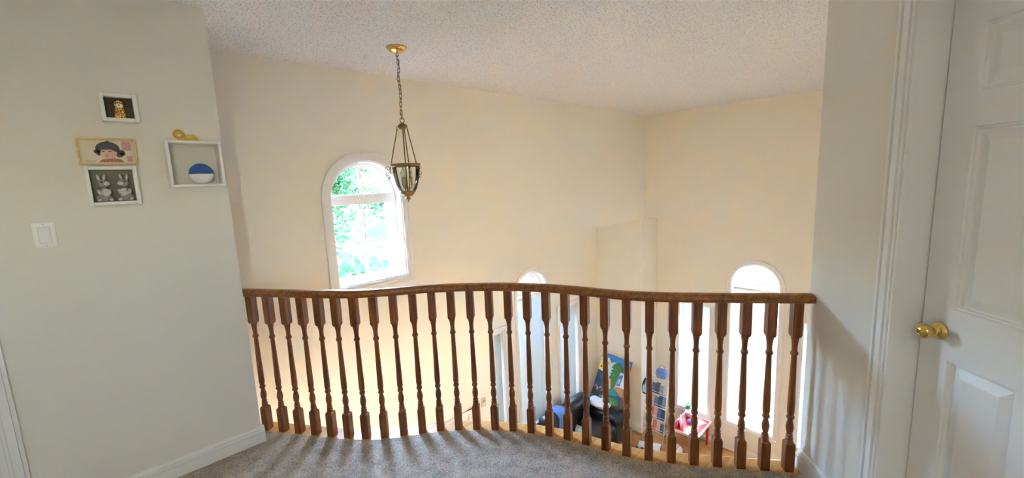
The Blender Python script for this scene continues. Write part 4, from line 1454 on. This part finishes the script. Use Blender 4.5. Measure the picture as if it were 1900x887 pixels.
obj('shell', MB().ball((0, 0, .085), .085, n=20, m=12), mat('white_fabric', (.82, .80, .80, 1), .8), fb)
obj('stripe', MB().tube([(.0845 * math.cos(2 * PI * k / 28), .0845 * math.sin(2 * PI * k / 28) * .3, .085 - .08 * math.sin(2 * PI * k / 28)) for k in range(28)], .006, 6, closed=True), mat('pink_fabric', (.78, .25, .36, 1), .8), fb)

# ------------------------------------------------------------------ outside
GZ = -3.75
M_GRASS = mat('lawn_grass', (.05, .075, .03, 1), .95, spec=.05, bump=.4, scale=6, var=.35)
gm = MB().box((-60, -60, GZ - .2), (80, 80, GZ))
obj('lawn', gm, M_GRASS, label='green lawn outside the windows', cat='lawn', kind='structure')
obj('driveway', MB().box((7.9, -8, GZ - .1), (22, 12, GZ + .02)), mat('pale_concrete', (.30, .30, .285, 1), .9, var=.1, scale=3, bump=.1), label='pale concrete driveway outside the bay windows', cat='driveway', kind='structure')
M_BARK = mat('bark', (.10, .07, .05, 1), .95, bump=.5, scale=20, var=.3)


def tree(label, x, y, h, rad, nleaf, col, seed):
    rnd = random.Random(seed)
    t = thing('tree', label, 'tree', (x, y, GZ), group='trees outside the arched window')
    tr = MB().tube([(0, 0, -.1), (.1, .05, h * .3), (.05, .1, h * .6), (.1, .1, h * .9)], [.22, .17, .11, .03], 10)
    cents = []
    for k in range(16):
        a = rnd.uniform(0, 2 * PI)
        el = rnd.uniform(-.5, 1.0)
        z0 = h * rnd.uniform(.35, .7)
        e = Vector((math.cos(a) * rad * .8, math.sin(a) * rad * .8, h * .62 + el * rad * .8))
        tr.tube([(.08, .08, z0), Vector((.08, .08, z0)).lerp(e, .5) + Vector((0, 0, .2)), e], [.07, .04, .012], 6)
        cents.append(e)
    obj('trunk', tr, M_BARK, t)
    V, F = [], []
    for k in range(nleaf):
        if rnd.random() < .6:
            c = rnd.choice(cents)
            p = c + Vector((rnd.gauss(0, .42), rnd.gauss(0, .42), rnd.gauss(0, .38)))
        else:
            a, q = rnd.uniform(0, 2 * PI), rnd.uniform(-1, 1)
            rr = rad * rnd.uniform(.55, 1) * math.sqrt(max(0, 1 - q * q))
            p = Vector((rr * math.cos(a), rr * math.sin(a), h * .62 + q * rad * .95))
        ax = Vector((rnd.gauss(0, 1), rnd.gauss(0, 1), rnd.gauss(0, 1))).normalized()
        b = ax.orthogonal().normalized()
        s = rnd.uniform(.09, .17)
        n_ = len(V)
        V += [p - ax * s, p + b * s * .5, p + ax * s, p - b * s * .5]
        F.append((n_, n_ + 1, n_ + 2, n_ + 3))
    me = bpy.data.meshes.new('foliage')
    me.from_pydata(V, [], F)
    me.materials.append(mat('foliage_%d' % seed, col, .8, transl=.45, spec=.04))
    o = obj('foliage', me, None, t, kind='stuff')
    return t


tree('broad leafy green tree nearest the arched window', 1.0, 11.2, 6.3, 2.5, 9000, (.018, .047, .018, 1), 1)
tree('leafy green tree behind the broad one on the lawn', 4.2, 17.2, 7.0, 3.0, 12000, (.020, .051, .020, 1), 2)
tree('dense green tree beyond the far end of the garage', 11.6, 16.6, 7.2, 3.0, 10000, (.013, .043, .024, 1), 3)
tree('yellow green tree far out on the lawn', 8.0, 24.0, 9.0, 4.2, 10000, (.022, .052, .024, 1), 4)
tree('low leafy bush tree in front of the garage wall', 3.1, 6.7, 3.7, 1.3, 6000, (.018, .047, .018, 1), 5)
# garage wing with hipped roof
gh = thing('garage', 'brick garage with a blue grey hipped roof beyond the arched window', 'building', (5.2, 8.2, GZ))
obj('walls', MB().box((.35, .35, 0), (5.6, 3.45, 3.72)), M_BRICK, gh)
m = MB()
m.add([(0, 0, 3.75), (6, 0, 3.75), (6, 3.8, 3.75), (0, 3.8, 3.75), (1.9, 1.9, 5.27), (4.1, 1.9, 5.27)], [(0, 1, 5, 4), (1, 2, 5), (2, 3, 4, 5), (3, 0, 4), (3, 2, 1, 0)])
obj('roof', m, mat('blue_grey_shingles', (.013, .020, .050, 1), .9, spec=.04, bump=.4, scale=14, var=.25), gh)
for a, b in (((-.02, -.02, 3.62), (.02, 3.82, 3.76)), ((-.02, -.02, 3.62), (6.02, .02, 3.76)), ((-.02, 3.78, 3.62), (6.02, 3.82, 3.76)), ((5.98, -.02, 3.62), (6.02, 3.82, 3.76))):
    obj('fascia', MB().box(a, b), M_WHITE, gh)
